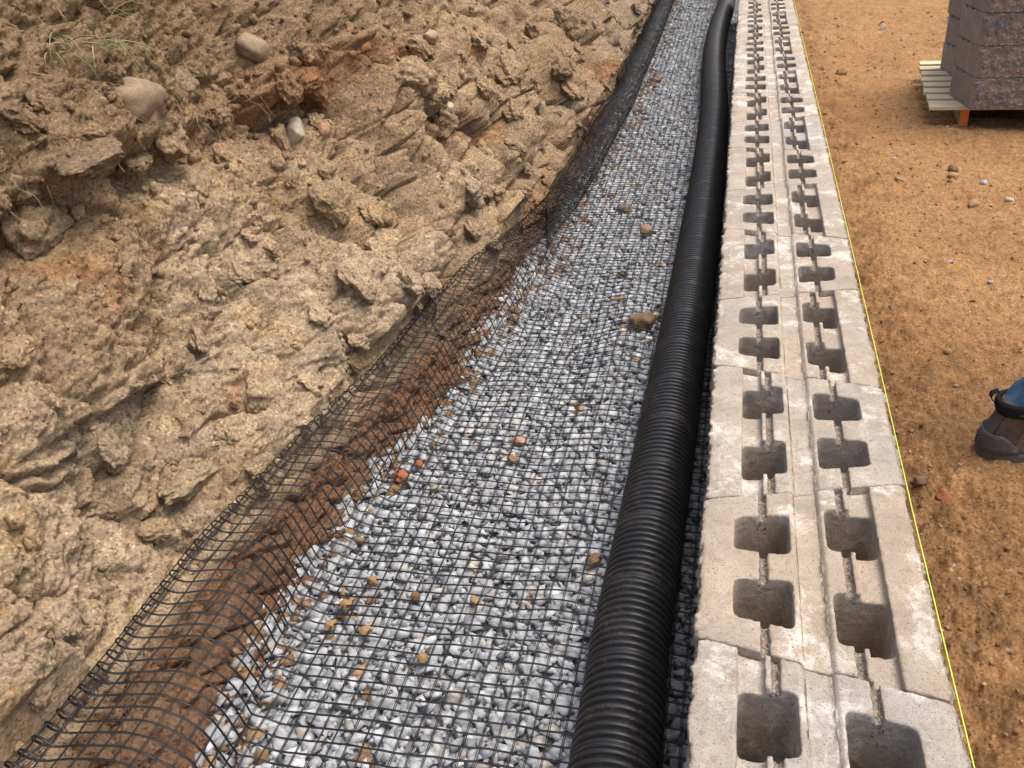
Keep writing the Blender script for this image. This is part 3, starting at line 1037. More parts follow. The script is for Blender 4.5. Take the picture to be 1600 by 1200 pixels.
yard_rock('reddish rounded stone beside the wall, just right of the string line', .375, 1.0, (.026, .018, .015), M_ORANGE, 50)
yard_rock('brown angular stone touching the wall, left of the reddish rounded stone', .325, 1.045, (.020, .016, .013), M_BROWN, 51, round_=.1)
yard_rock('flat rectangular tan stone on the dirt halfway to the pallet', .585, 3.44, (.045, .018, .016), M_TAN, 52, round_=.0, rz=0)
yard_rock('small pale grey stone in the middle of the dirt yard', .625, 2.47, (.013, .010, .007), M_GREYST, 53)
yard_rock('large tan stone right of the flat rectangular stone', .83, 3.12, (.034, .022, .018), M_TAN, 54)
yard_rock('tan pebble on the dirt above the boot', .50, 1.74, (.016, .012, .009), M_TAN, 55, 'pebble', cat='pebble')
yard_rock('small pointed white stone on the dirt beyond the flat rectangular stone', .60, 3.78, (.018, .012, .012), M_PALE, 56, round_=0)
yard_rock('brown stone in the pair below the pallet, the farther one', .83, 3.60, (.030, .020, .018), M_BROWN, 57)
yard_rock('tan stone in the pair below the pallet, the nearer one', .81, 3.50, (.026, .020, .016), M_TAN, 58)
yard_rock('grey stone right of the pair of stones below the pallet', .915, 3.38, (.018, .015, .012), M_GREYST, 59)
yard_rock('tan stone close to the wall far along the dirt', .50, 5.63, (.040, .030, .030), M_TAN, 60)
yard_rock('pointed pale stone far off on the dirt left of the pallet', .91, 7.11, (.035, .025, .035), M_PALE, 61, round_=0)
yard_rock('flat brown stone in the near corner of the dirt, lowest one', .345, .51, (.024, .014, .007), M_BROWN, 62, round_=.2)
yard_rock('tiny grey pebble on the dirt near the right edge', .73, 2.30, (.010, .009, .006), M_GREYST, 63, 'pebble', cat='pebble')
yard_rock('flat brown stone on the dirt close to the wall, short of the rectangular one', .375, 2.02, (.022, .010, .006), M_BROWN, 64, round_=.3)
yard_rock('pale rounded stone by the right edge, between the large tan stone and the pair', .97, 3.15, (.020, .017, .012), M_PALE, 65)

# ------------------------------------------------------------------ concrete wall unit
BH, PITCH, HW = 0.1520, 0.384, 0.1595


def rpoly(pts, r, seg=4):
    out = []
    n_ = len(pts)
    for i in range(n_):
        p0, p1, p2 = [np.array(pts[(i + k) % n_], float) for k in (-1, 0, 1)]
        rr = r[i] if isinstance(r, (list, tuple)) else r
        if rr <= 0:
            out.append(tuple(p1))
            continue
        a = p1 + (p0 - p1) / np.linalg.norm(p0 - p1) * rr
        c_ = p1 + (p2 - p1) / np.linalg.norm(p2 - p1) * rr
        for k in range(seg + 1):
            t = k / seg
            out.append(tuple((1 - t) ** 2 * a + 2 * t * (1 - t) * p1 + t * t * c_))
    return out


def prism(poly, z0, z1):
    bm = bmesh.new()
    lo = [bm.verts.new((x, y, z0)) for x, y in poly]
    hi = [bm.verts.new((x, y, z1)) for x, y in poly]
    n_ = len(poly)
    bm.faces.new(lo[::-1])
    bm.faces.new(hi)
    for i in range(n_):
        bm.faces.new((lo[i], lo[(i + 1) % n_], hi[(i + 1) % n_], hi[i]))
    bmesh.ops.recalc_face_normals(bm, faces=bm.faces)
    return bm_mesh('shape', bm)


def wedge_groove(x, w, depth, y0, y1):
    """V-shaped cut along y"""
    bm = bmesh.new()
    a = []
    for y in (y0, y1):
        a.append([bm.verts.new((x - w, y, BH + .01)), bm.verts.new((x + w, y, BH + .01)), bm.verts.new((x, y, BH - depth))])
    bm.faces.new(a[0])
    bm.faces.new(a[1][::-1])
    for i in range(3):
        bm.faces.new((a[0][i], a[0][(i + 1) % 3], a[1][(i + 1) % 3], a[1][i]))
    bmesh.ops.recalc_face_normals(bm, faces=bm.faces)
    return bm_mesh('shape', bm)


def build_unit(name, voxel, seed, rough_face, mats):
    body = prism(rpoly([(HW, -.2275), (HW, .2275), (-HW, .1545), (-HW, -.1545)], [.016, .016, .008, .008]), 0, BH)
    cuts = []
    for s in (1, -1):
        a = [(-.109, .033), (-.026, .029), (-.026, .128), (-.109, .110)]
        bq = [(.028, .046), (.102, .046), (.102, .152), (.028, .146)]
        if s < 0:
            a = [(x, -y) for x, y in a][::-1]
            bq = [(x, -y) for x, y in bq][::-1]
        cuts.append(prism(rpoly(a, .013), -.02, BH + .02))
        cuts.append(prism(rpoly(bq, .013), -.02, BH + .02))
    rect = lambda x0, x1, y0, y1: [(x0, y0), (x1, y0), (x1, y1), (x0, y1)]
    cuts.append(prism(rect(-.0725, -.0605, -.25, .25), BH - .0105, BH + .02))
    cuts.append(prism(rect(.0485, .0600, -.25, .25), BH - .0105, BH + .02))
    cuts.append(prism(rect(.0675, .1025, -.25, .25), BH - .015, BH + .02))
    cuts.append(prism(rect(-.0165, .0175, -.25, .25), BH - .0095, BH + .02))
    cuts.append(wedge_groove(-.0665, .0040, .048, -.25, .25))
    cuts.append(wedge_groove(.0543, .0040, .048, -.25, .25))
    o = link('tmp', body)
    tmp = [o]
    for cme in cuts:
        co_ = link('tmp', cme)
        tmp.append(co_)
        md = o.modifiers.new('b', 'BOOLEAN')
        md.operation = 'DIFFERENCE'
        md.solver = 'EXACT'
        md.object = co_
    md = o.modifiers.new('r', 'REMESH')
    md.mode = 'VOXEL'
    md.voxel_size = voxel
    md.use_smooth_shade = True
    dg = bpy.context.evaluated_depsgraph_get()
    dg.update()
    me = bpy.data.meshes.new_from_object(o.evaluated_get(dg))
    me.name = name
    for t in tmp:
        bpy.data.objects.remove(t, do_unlink=True)
    nV = len(me.vertices)
    co = np.empty(nV * 3, np.float32)
    no = np.empty(nV * 3, np.float32)
    me.vertices.foreach_get('co', co)
    me.vertex_normals.foreach_get('vector', no)
    co = co.reshape(-1, 3).astype(float)
    no = no.reshape(-1, 3).astype(float)
    x, y, z = co.T
    sd = seed * 13.7
    d = 0.0007 * fbm(x * 90 + sd, y * 90, z * 90, 3, .6) + 0.0008 * perlin(x * 25 + sd, y * 25, z * 25)
    # ragged chips where the saw-toothed edges broke
    top = smooth(BH - .012, BH, z)
    edgeish = 1 - np.abs(no[:, 2]) ** 4
    d = d - top * edgeish * np.where(np.abs(x) < .03, .0004, 0.0016) * np.clip(fbm(x * 55 + sd, y * 55, z * 40, 3, .6) + .1, 0, 1)
    slot = (((x > -.076) & (x < -.057)) | ((x > .045) & (x < .063))) & (z < BH - .008) & (z > BH - .03)
    d = d + slot * 0.0016 * fbm(x * 160 + sd, y * 160, z * 160, 2, .7)
    endf = np.maximum(smooth(HW - .006, HW - .001, x), smooth(-HW + .006, -HW + .001, x))
    d = d + endf * rough_face * (fbm(x * 30 + sd, y * 30 + 5, z * 30, 5, .62) - .25)
    co = co + no * d[:, None]
    co[:, 2] -= np.clip((np.abs(x) - .140) / .019, 0, 1) * .0035 * top
    xr = co[:, 0]
    co[:, 2] -= top * (smooth(.0235, .0178, xr) * (xr > .0172) * .0085 + smooth(-.0225, -.0168, xr) * (xr < -.0162) * .0060)
    me.vertices.foreach_set('co', co.astype(np.float32).ravel())
    me.materials.clear()
    me.materials.append(mats[0])
    me.materials.append(mats[1])
    me.materials.append(M_SLOT)
    nP = len(me.polygons)
    cen = np.empty(nP * 3, np.float32)
    pn = np.empty(nP * 3, np.float32)
    me.polygons.foreach_get('center', cen)
    me.polygons.foreach_get('normal', pn)
    cen = cen.reshape(-1, 3)
    mi = (np.abs(cen[:, 0]) > HW - .010).astype(np.int32) * ((np.abs(cen[:, 2] - BH / 2) < BH / 2 - .004)).astype(np.int32)
    inx = ((cen[:, 0] > -.0735) & (cen[:, 0] < -.0595)) | ((cen[:, 0] > .0475) & (cen[:, 0] < .061))
    pn_ = np.empty(nP * 3, np.float32)
    me.polygons.foreach_get('normal', pn_)
    pn_ = pn_.reshape(-1, 3)
    floor_ = inx & (cen[:, 2] < BH - .006) & (cen[:, 2] > BH - .020) & (pn_[:, 2] > .3)
    crack = (((np.abs(cen[:, 0] + .0665) < .0062) | (np.abs(cen[:, 0] - .0543) < .0062)) & (cen[:, 2] > BH - .066) & (cen[:, 2] < BH - .012) & (np.abs(pn_[:, 0]) > .35))
    mi = np.where(floor_ | crack, 2, mi).astype(np.int32)
    me.polygons.foreach_set('material_index', mi)
    me.polygons.foreach_set('use_smooth', np.ones(nP, bool))
    me.update()
    return me


unit_a = build_unit('block', 0.0029, 1, .006, (M_CONC, M_SPLIT))
unit_b = build_unit('block', 0.0029, 2, .006, (M_CONC, M_SPLIT))
unit_low = build_unit('block', 0.0055, 3, .006, (M_CONC, M_SPLIT))
unit_dark = build_unit('block', 0.0036, 4, .008, (M_CONC_DARK, M_SPLIT_DARK))

wall = empty('block_wall', (0, 3.2, -.4575))
tag(wall, 'long low wall of hollow beige concrete blocks with their open cores facing up', 'wall')
for course in range(3):
    for nn in range(-4, 19):
        me = (unit_a if nn % 4 in (0, 1) else unit_b) if course == 2 else unit_low
        o = link('block', me, None, wall)
        flip = (nn % 2 == 1)
        j = 0.0016
        o.location = (rng.uniform(-j, j), .190 + PITCH * nn - 3.2, course * .1525 + rng.uniform(0, .0006))
        o.rotation_euler = (0, 0, (math.pi if flip else 0) + rng.uniform(-.0035, .0035))

# ------------------------------------------------------------------ string line
sv = [(.1660, -1.6, .004), (.1614, -.1328, .003), (.1592, .342, .004), (.1604, .734, .004), (.1612, 1.376, .003), (.1633, 5.367, .003), (.165, 7.4, .003)]
bm = bmesh.new()
fine = []
for a, b_ in zip(sv[:-1], sv[1:]):
    for k in range(10):
        t = k / 10
        fine.append([a[i] * (1 - t) + b_[i] * t for i in range(3)])
fine.append(list(sv[-1]))
prev = None
for p in fine:
    ring = [bm.verts.new((p[0] + .0010 * math.cos(k * math.pi / 3), p[1], p[2] + .0010 * math.sin(k * math.pi / 3))) for k in range(6)]
    if prev:
        for k in range(6):
            bm.faces.new((prev[k], prev[(k + 1) % 6], ring[(k + 1) % 6], ring[k]))
    prev = ring
tag(link('string_line', bm_mesh('string_line', bm, True), plain('neon_string', (0.60, 0.68, 0.10), .6, .3, .15, 300)),
    'taut neon yellow mason string along the right edge of the wall', 'string')

# ------------------------------------------------------------------ corrugated pipe
def catmull(P, n_):
    P = np.asarray(P, float)
    P = np.vstack([2 * P[0] - P[1], P, 2 * P[-1] - P[-2]])
    out = []
    for i in range(1, len(P) - 2):
        for k in range(n_):
            t = k / n_
            out.append(.5 * ((2 * P[i]) + (-P[i - 1] + P[i + 1]) * t + (2 * P[i - 1] - 5 * P[i] + 4 * P[i + 1] - P[i + 2]) * t * t + (-P[i - 1] + 3 * P[i] - 3 * P[i + 1] + P[i + 2]) * t ** 3))
    out.append(P[-2])
    return np.array(out)


PR = .074
path = [(-.288, -1.3), (-.286, -.5), (-.285, .14), (-.288, .36), (-.281, .66), (-.274, 1.02), (-.267, 1.47), (-.258, 2.0), (-.251, 2.9), (-.252, 3.6), (-.262, 4.27), (-.292, 5.1), (-.308, 5.9), (-.300, 6.7), (-.272, 7.6), (-.28, 8.8), (-.285, 9.9)]
pc = catmull([(a, b_, G + PR + .001) for a, b_ in path], 30)
seglen = np.concatenate([[0], np.cumsum(np.linalg.norm(np.diff(pc, axis=0), axis=1))])
pitch = .0178
prof = []                                       # (distance, radius)
s_ = 0.0
kk = 0
while s_ < seglen[-1] - .05:
    if kk % 11 == 10:
        w_ = pitch * .5
        for _ in range(2):
            prof += [(s_ + w_ * .05, PR - .0055), (s_ + w_ * .25, PR - .0012), (s_ + w_ * .5, PR - .0008), (s_ + w_ * .75, PR - .0012), (s_ + w_ * .95, PR - .0055)]
            s_ += w_
    else:
        w_ = pitch
        prof += [(s_ + w_ * .05, PR - .0105), (s_ + w_ * .22, PR - .0105), (s_ + w_ * .30, PR - .0030), (s_ + w_ * .38, PR - .0009), (s_ + w_ * .54, PR), (s_ + w_ * .74, PR - .0004), (s_ + w_ * .86, PR - .0022), (s_ + w_ * .95, PR - .0095)]
        s_ += w_
    kk += 1
prof = np.array(prof)
C0 = np.stack([np.interp(prof[:, 0], seglen, pc[:, i]) for i in range(3)], 1)
T0 = np.gradient(C0, axis=0)
T0 /= np.linalg.norm(T0, axis=1)[:, None] + 1e-9
T0 = np.where(np.abs(T0).sum(1)[:, None] < .1, np.array([0, 1., 0]), T0)
Sx = np.cross(T0, np.array([0, 0, 1.]))
Sx /= np.linalg.norm(Sx, axis=1)[:, None]
Up = np.cross(Sx, T0)
NA = 44
ang = np.linspace(0, 2 * np.pi, NA, endpoint=False)
Vp = C0[:, None] + prof[:, 1][:, None, None] * (np.cos(ang)[None, :, None] * Sx[:, None] + np.sin(ang)[None, :, None] * Up[:, None])
nr = len(C0)
i0 = (np.arange(nr - 1)[:, None] * NA + np.arange(NA)[None]).ravel()
i1 = (np.arange(nr - 1)[:, None] * NA + (np.arange(NA)[None] + 1) % NA).ravel()
me = np_mesh('drain_pipe', Vp.reshape(-1, 3), np.stack([i0, i1, i1 + NA, i0 + NA], 1), True)
tag(link('drain_pipe', me, M_PIPE), 'black corrugated drain pipe lying on the gravel beside the block wall', 'pipe')

# ------------------------------------------------------------------ geogrid
STEP = .0288
NS = 62                                        # apertures across
SUB = 2                                        # samples per aperture
gy = np.arange(-.95, 9.7, STEP)


def mesh_profile(y):
    o_ = float(flap(y)) + .016 * float(perlin(y * 2.3, .7))
    t_ = float(toe(y))
    far = float(smooth(1.6, 3.2, y))
    h = .180 + .020 * float(perlin(y * 1.9, 3.1)) + .02 * far
    bul = .016 + .065 * far + .024 * float(perlin(y * 3.1, 9.1)) + .010 * float(perlin(y * 7.5, 2.2))
    z0 = lambda x: float(bed(np.array([x]), np.array([y]))[0]) + .0175
    def spiral(cx_, cz_, r0, turns, shrink):
        # from the free end inwards to the point where the sheet leaves the roll at the bottom
        a1 = -math.pi / 2
        n_ = int(10 * turns) + 2
        P_ = []
        for k in range(n_):
            t = 1 - k / (n_ - 1)                 # 1 at the free end
            a = a1 - t * turns * 2 * math.pi
            r_ = r0 * (1 - shrink * t)
            P_.append((cx_ + r_ * math.cos(a), cz_ + r_ * math.sin(a)))
        return P_

    tail = []
    xs_ = t_ + .075
    while xs_ < -.12:
        tail.append((xs_, z0(xs_)))
        xs_ += .05
    tail.append((-.10, z0(-.10)))
    h2 = h - .045 * far
    L = spiral(t_ - o_ - .004, G + h2 + .030, .028 + .006 * float(perlin(y * 2.7, 6.1)), .60 + .16 * float(perlin(y * 1.6, 15.5)), .25)
    L += [(t_ - o_ * .66, G + h2 - .004), (t_ - o_ * .36 + .2 * bul, G + h2 * .90), (t_ - .028 + bul * .8, G + h2 * .70),
          (t_ - .012 + bul * 1.1, G + h2 * .42), (t_ + .004 + bul * .8, G + h2 * .20), (t_ + .030 + bul * .4, z0(t_ + .03) + .012)] + tail
    rr_ = .082 + .012 * float(perlin(y * 1.7, 6.1))
    B_ = spiral(t_ - rr_ * .95, G + rr_ + .018, rr_, 1.55, .30)
    B_ += [(t_ - .01, z0(t_)), (t_ + .035, z0(t_ + .035))] + tail
    def even(Lp, m):
        Qp = catmull([(a, 0, b_) for a, b_ in Lp], 8)[:, [0, 2]]
        sp = np.concatenate([[0], np.cumsum(np.hypot(*np.diff(Qp, axis=0).T))])
        u_ = np.linspace(0, sp[-1], m)
        return np.stack([np.interp(u_, sp, Qp[:, 0]), np.interp(u_, sp, Qp[:, 1])], 1)
    f_ = float(smooth(1.75, 2.9, y))
    if f_ <= 0:
        Q = even(L, 260)
    elif f_ >= 1:
        Q = even(B_, 260)
    else:
        Q = even(L, 260) * (1 - f_) + even(B_, 260) * f_
    Q = Q[::-1]                                  # measured from the wall side
    s = np.concatenate([[0], np.cumsum(np.hypot(*np.diff(Q, axis=0).T))])
    tgt = np.arange(0, s[-1], STEP / SUB)
    tgt = np.append(tgt, s[-1])
    return np.interp(tgt, s, Q[:, 0]), np.interp(tgt, s, Q[:, 1])


rows = []
for y in gy:
    a, b_ = mesh_profile(float(y))
    k_ = np.arange(len(a))
    yy = y + .010 * perlin(k_ * .09, y * 1.7, 5.5) + .0025 * perlin(k_ * .35, y * 12, 2.5)
    # stretched askew near the roll
    yy = yy - .05 * smooth(16, 0, len(a) - k_) * (1 + .6 * float(perlin(y * 1.3, 8.8)))
    xx = a + .0015 * perlin(k_ * .4, y * 9, 7.7)
    zz = b_ + .0015 * perlin(k_ * .5, y * 15, 1.7)
    rows.append(np.stack([xx, yy, zz], 1))


def ribbon(P_, w, t, wdir, close_sides=4):
    """box-section strand along P_, wdir = width directions"""
    T = np.gradient(P_, axis=0)
    T /= np.linalg.norm(T, axis=1)[:, None] + 1e-9
    W = wdir - (wdir * T).sum(1)[:, None] * T
    W /= np.linalg.norm(W, axis=1)[:, None] + 1e-9
    N = np.cross(T, W)
    if close_sides == 3:
        ring = [P_ + W * w, P_ - W * w, P_ + N * t * 2]
    else:
        ring = [P_ + W * w + N * t, P_ - W * w + N * t, P_ - W * w - N * t, P_ + W * w - N * t]
    V_ = np.stack(ring, 1)
    k_ = len(ring)
    n_ = len(P_)
    a_ = (np.arange(n_ - 1)[:, None] * k_ + np.arange(k_)[None]).ravel()
    b2 = (np.arange(n_ - 1)[:, None] * k_ + (np.arange(k_)[None] + 1) % k_).ravel()
    return V_.reshape(-1, 3), np.stack([a_, b2, b2 + k_, a_ + k_], 1)


def join(parts_):
    Vs, Fs, o_ = [], [], 0
    for v_, f_ in parts_:
        Vs.append(v_)
        Fs.append(f_ + o_)
        o_ += len(v_)
    return np.concatenate(Vs), np.concatenate(Fs)


geo = empty('geogrid', (-.6, 2.0, G))
tag(geo, 'black plastic geogrid mesh laid over the gravel and curling up against the bank', 'mesh')
off_g = np.array([-.6, 2.0, G])
cross = []
for y, rw in zip(gy, rows):
    wd = np.tile(np.array([0, 1., 0]), (len(rw), 1))
    cross.append(ribbon(rw, .0020, .0005, wd))
V_, F_ = join(cross)
o = link('cross_strand', np_mesh('cross_strand', V_ - off_g, F_), M_GRID, geo)
tag(o, kind='stuff')
lng = []


def long_strand(P_, Q_, k, edge=False):
    if len(P_) < 4:
        return
    P_ = P_ + np.stack([.0015 * perlin(P_[:, 1] * 9, k * 3.3), 0 * P_[:, 1], 0 * P_[:, 1]], 1)
    Q_ = Q_ / (np.linalg.norm(Q_, axis=1)[:, None] + 1e-9)
    Nn = np.cross(Q_, np.array([0, 1., 0]))
    gap = .0013 + .0008 * perlin(P_[:, 1] * 11, k * 1.7)
    if edge:
        gap = gap * 0 + .0018
    for s in (-1, 1):
        lng.append(ribbon(P_ + Q_ * (s * gap)[:, None] - Nn * .0010, .00070, .0005, Q_, 4))


for k in range(2, NS + 1):
    idx = k * SUB
    run_p, run_q = [], []
    for rw in rows:
        if len(rw) > idx + 1:
            run_p.append(rw[idx])
            run_q.append(rw[idx + 1] - rw[idx - 1])
        elif run_p:
            long_strand(np.array(run_p), np.array(run_q), k)
            run_p, run_q = [], []
    if run_p:
        long_strand(np.array(run_p), np.array(run_q), k)
long_strand(np.array([rw[-1] for rw in rows]), np.array([rw[-1] - rw[-3] for rw in rows]), 99, True)
V_, F_ = join(lng)
o = link('long_strand', np_mesh('long_strand', V_ - off_g, F_), M_GRID, geo)
tag(o, kind='stuff')
# frayed ends along the cut edge
fr = []
for j in range(len(rows) - 1):
    if gy[j] > 4:
        continue
    nf = rng.integers(1, 4) if perlin(gy[j] * 2.1, 4.4) > -.1 else 1
    if gy[j] < .9:
        nf += 2
    for _ in range(int(nf)):
        t = rng.random()
        p0 = rows[j][-1] * (1 - t) + rows[j + 1][-1] * t
        L_ = rng.uniform(.006, .022)
        d1 = np.array([rng.uniform(.2, 1), rng.uniform(-1, 1), rng.uniform(-.8, .5)])
        d1 /= np.linalg.norm(d1)
        d2 = d1 + rng.normal(0, .5, 3)
        fr.append(ribbon(np.array([p0 - d1 * L_ * .4, p0 + d1 * L_ * .4, p0 + d1 * L_ * .6 + d2 * L_ * .5]), rng.uniform(.0003, .0008), .0002, np.tile(rng.normal(size=3), (3, 1))))
V_, F_ = join(fr)
o = link('frayed_edge', np_mesh('frayed_edge', V_ - off_g, F_), M_GRID, geo)
tag(o, kind='stuff')

# ------------------------------------------------------------------ roots and grass at the top left
M_ROOT = plain('dry_root', (0.36, 0.27, 0.16), .8, .2, .3, 80)
M_GRASS = Mat('grass_blade', .6, .3)
_g = M_GRASS.noise(9, 3)
M_GRASS.color(M_GRASS.ramp(_g, [(0.35, (0.15, 0.19, 0.06)), (0.55, (0.30, 0.30, 0.13)), (0.7, (0.48, 0.42, 0.24))]))
M_GRASS = M_GRASS.m


def strand_pts(p, d, L_, wig, n_=8, sag=0.0, r=rng):
    out = [np.array(p, float)]
    d = np.array(d, float)
    d /= np.linalg.norm(d)
    for k in range(n_):
        d = d + r.normal(0, wig, 3) + np.array([0, 0, -sag])
        d /= np.linalg.norm(d)
        out.append(out[-1] + d * L_ / n_)
    return np.array(out)


roots = []
for _ in range(330):
    y = rng.uniform(.45, 2.0)
    v = rng.uniform(.80, 1.27)
    p, _c = bank_point(y, v)
    p = p + np.array([nx, 0, nz]) * rng.uniform(0, .012)
    L_ = rng.uniform(.02, .10) * (1 if rng.random() > .08 else 2)
    d = np.array([.5, rng.uniform(-1, 1), rng.uniform(-1.4, .4)])
    P_ = strand_pts(p, d, L_, .28, 8, .08)
    roots.append(ribbon(P_, rng.uniform(.0003, .0008), rng.uniform(.0002, .0005), np.tile(rng.normal(size=3), (len(P_), 1))))
V_, F_ = join(roots)
tag(link('roots', np_mesh('roots', V_, F_), M_ROOT), 'fine dry rootlets dangling from the dark topsoil', 'roots', kind='stuff')


def grass_tuft(label, y, v, blades, size, seed):
    r = np.random.default_rng(seed)
    p, _c = bank_point(y, v)
    t = empty('grass_tuft', tuple(p))
    tag(t, label, 'grass tuft', 'dry grass tufts on top of the bank')
    for _ in range(blades):
        d = np.array([r.uniform(.1, .9), r.uniform(-1, 1), r.uniform(.1, 1.3)])
        P_ = strand_pts(r.normal(0, .012, 3), d, size * r.uniform(.5, 1.2), .07, 10, .22, r)
        w0 = r.uniform(.0012, .0028)
        T = np.gradient(P_, axis=0)
        W = np.cross(T, r.normal(size=3))
        W /= np.linalg.norm(W, axis=1)[:, None]
        wt = (w0 * np.linspace(1, .05, len(P_)) ** .6)[:, None]
        Nn = np.cross(W, T)
        Nn /= np.linalg.norm(Nn, axis=1)[:, None]
        V2 = np.stack([P_ - W * wt, P_ - Nn * .0004, P_ + W * wt, P_ + Nn * .0004], 1).reshape(-1, 3)
        n_ = len(P_)
        a_ = (np.arange(n_ - 1)[:, None] * 4 + np.arange(4)[None]).ravel()
        b2 = (np.arange(n_ - 1)[:, None] * 4 + (np.arange(4)[None] + 1) % 4).ravel()
        link('blade', np_mesh('blade', V2, np.stack([a_, b2, b2 + 4, a_ + 4], 1), True), M_GRASS, t)


grass_tuft('green grass tuft with a long arching blade at the top left corner', .95, 1.02, 15, .18, 5)
grass_tuft('sparse green and straw grass tuft nearest the left edge', .86, 1.05, 12, .14, 6)
grass_tuft('thin dry straw tuft at the top of the bank above the cobbles', 1.62, 1.14, 8, .12, 8)

# ------------------------------------------------------------------ pallet and its stack
def wood(name, c1, c2):
    m = Mat(name, .8, .2)
    co = m.co('Object')
    mp = m.n.new('ShaderNodeMapping')
    mp.inputs['Scale'].default_value = (3, 60, 60)
    m.link(co, mp.inputs[0])
    g1 = m.noise(1.2, 8, .7, mp.outputs[0])
    c_ = m.mix(m.ramp(g1, [(.3, 0.0), (.7, 1.0)]), c1, c2)
    c_ = m.mix(m.math('MULTIPLY', m.objrand(), .35), c_, (0.50, 0.38, 0.24))
    m.color(c_)
    m.bump(g1, .3, .002)
    return m.m


M_WOOD = wood('pale_pine', (0.55, 0.45, 0.28), (0.72, 0.62, 0.41))
M_STRG = wood('stringer_pine', (0.30, 0.22, 0.13), (0.45, 0.34, 0.21))
M_ORP = plain('orange_end_paint', (0.62, 0.17, 0.035), .7, .2, .25, 60)
PZ0 = -.40
PAL = (0.827, 4.345, -.512)
ANG = -R(5.1)
pal = empty('pallet', PAL, ANG)
tag(pal, 'pale wooden pallet with spaced slats under the stack of charcoal blocks', 'pallet')
prs = np.random.default_rng(5)
for k in range(8):
    bm = bmesh.new()
    wdt = .125 if k == 0 else .092
    yc = (.0 if k == 0 else .075 + .139 * k)
    box_bm(bm, 0, 0, 0, 1.22, wdt, .019, .0015)
    s = link('slat', bm_mesh('slat', bm), M_WOOD, pal)
    s.location = (.61 + prs.uniform(-.008, .008) + (.0 if k else -.004), yc + wdt / 2 - (0 if k == 0 else .046), .1025)
    s.rotation_euler = (0, 0, prs.uniform(-.004, .004))
for k, xx in enumerate((.175, .61, 1.06)):
    bm = bmesh.new()
    box_bm(bm, 0, 0, 0, .042, 1.06, .0925, .002)
    s = link('stringer', bm_mesh('stringer', bm), M_STRG, pal)
    s.location = (xx, .545, .0465)
    bm = bmesh.new()
    box_bm(bm, 0, 0, 0, .0415, .003, .092, .0005)
    e = link('painted_end', bm_mesh('painted_end', bm), M_ORP, s)
    e.location = (0, -.5318, 0)

cosA, sinA = math.cos(ANG), math.sin(ANG)
names = ['bottom', 'second', 'third', 'fourth', 'fifth']
for cz in range(5):
    for r_ in range(3):
        for c_ in range(3):
            lx = .338 + .385 * c_
            ly = .102 + .322 * r_
            if cz % 2:
                lx += .004
            o = link('block', unit_dark)
            o.name = 'stacked_block'
            o.location = (PAL[0] + cosA * lx - sinA * ly + prs.uniform(-.003, .003), PAL[1] + sinA * lx + cosA * ly + prs.uniform(-.003, .003), PZ0 + .001 + cz * .1535)
            nar_front = (c_ + r_) % 2 == 0
            o.rotation_euler = (0, 0, ANG + (math.pi / 2 if nar_front else -math.pi / 2) + prs.uniform(-.006, .006))
            if c_ == 0 and r_ == 0:
                lab = 'charcoal block, %s from the bottom at the front corner of the pallet stack' % ['lowest', 'second', 'third', 'fourth', 'fifth'][cz]
                if cz == 0:
                    lab = 'charcoal block resting on the pallet at the front corner of the stack'
            elif c_ == 0 and r_ == 2:
                lab = 'charcoal block, %s from the bottom at the back left corner of the pallet stack' % ['lowest', 'second', 'third', 'fourth', 'fifth'][cz]
                if cz == 0:
                    lab = 'charcoal block resting on the pallet at the back left corner of the stack'
            elif c_ == 0:
                lab = 'charcoal block, %s course, in the middle of the left side of the pallet stack' % names[cz]
            else:
                lab = 'charcoal block hidden on the far right side of the pallet stack'
            tag(o, lab, 'block', 'charcoal blocks stacked on the pallet')

# ------------------------------------------------------------------ person with work boots at the right edge
M_LEATH = stone_material('brown_suede', (0.11, 0.075, 0.055), (0.21, 0.155, 0.12), 16)
M_RUB = plain('dark_rubber', (0.10, 0.095, 0.088), .9, .3, .35, 60)
M_HEEL = plain('grey_green_rubber', (0.085, 0.085, 0.076), .85, .25, .3, 90)
M_COLLAR = plain('black_padding', (0.018, 0.018, 0.02), .9, .15, .2, 90)
M_DENIM = Mat('blue_denim', .9, .15)
_c = M_DENIM.mix(M_DENIM.ramp(M_DENIM.noise(18, 6, .6), [(.35, 0.0), (.65, 1.0)]), (0.04, 0.08, 0.145), (0.10, 0.165, 0.25))
M_DENIM.color(_c)
M_DENIM.bump(M_DENIM.noise(500, 3), .4, .001)
M_DENIM.bump(M_DENIM.noise(30, 4), .5, .008)
M_DENIM = M_DENIM.m
M_SKIN = plain('skin', (0.42, 0.23, 0.15), .6, .3, .1, 30)
M_SHIRT = plain('grey_work_shirt', (0.16, 0.17, 0.18), .95, .1, .15, 20)
M_HAIR = plain('brown_hair', (0.06, 0.035, 0.02), .8, .2, .3, 120)


def foot_slice(xb, xf, w, z, n_=40, heel_round=.5, toe_w=1.0):
    """closed outline from heel to toe, x back xb to front xf, half width w"""
    L_ = xf - xb
    out = []
    for k in range(n_):
        a = 2 * math.pi * k / n_
        ca, sa = math.cos(a), math.sin(a)
        x = xb + L_ / 2 + L_ / 2 * math.copysign(abs(ca) ** .82, ca)
        t = (x - xb) / L_
        ww = w * (.80 + .28 * math.sin(math.pi * min(1, t * .95)) * toe_w)
        y = ww * math.copysign(abs(sa) ** .8, sa)
        out.append((x, y, z))
    return out


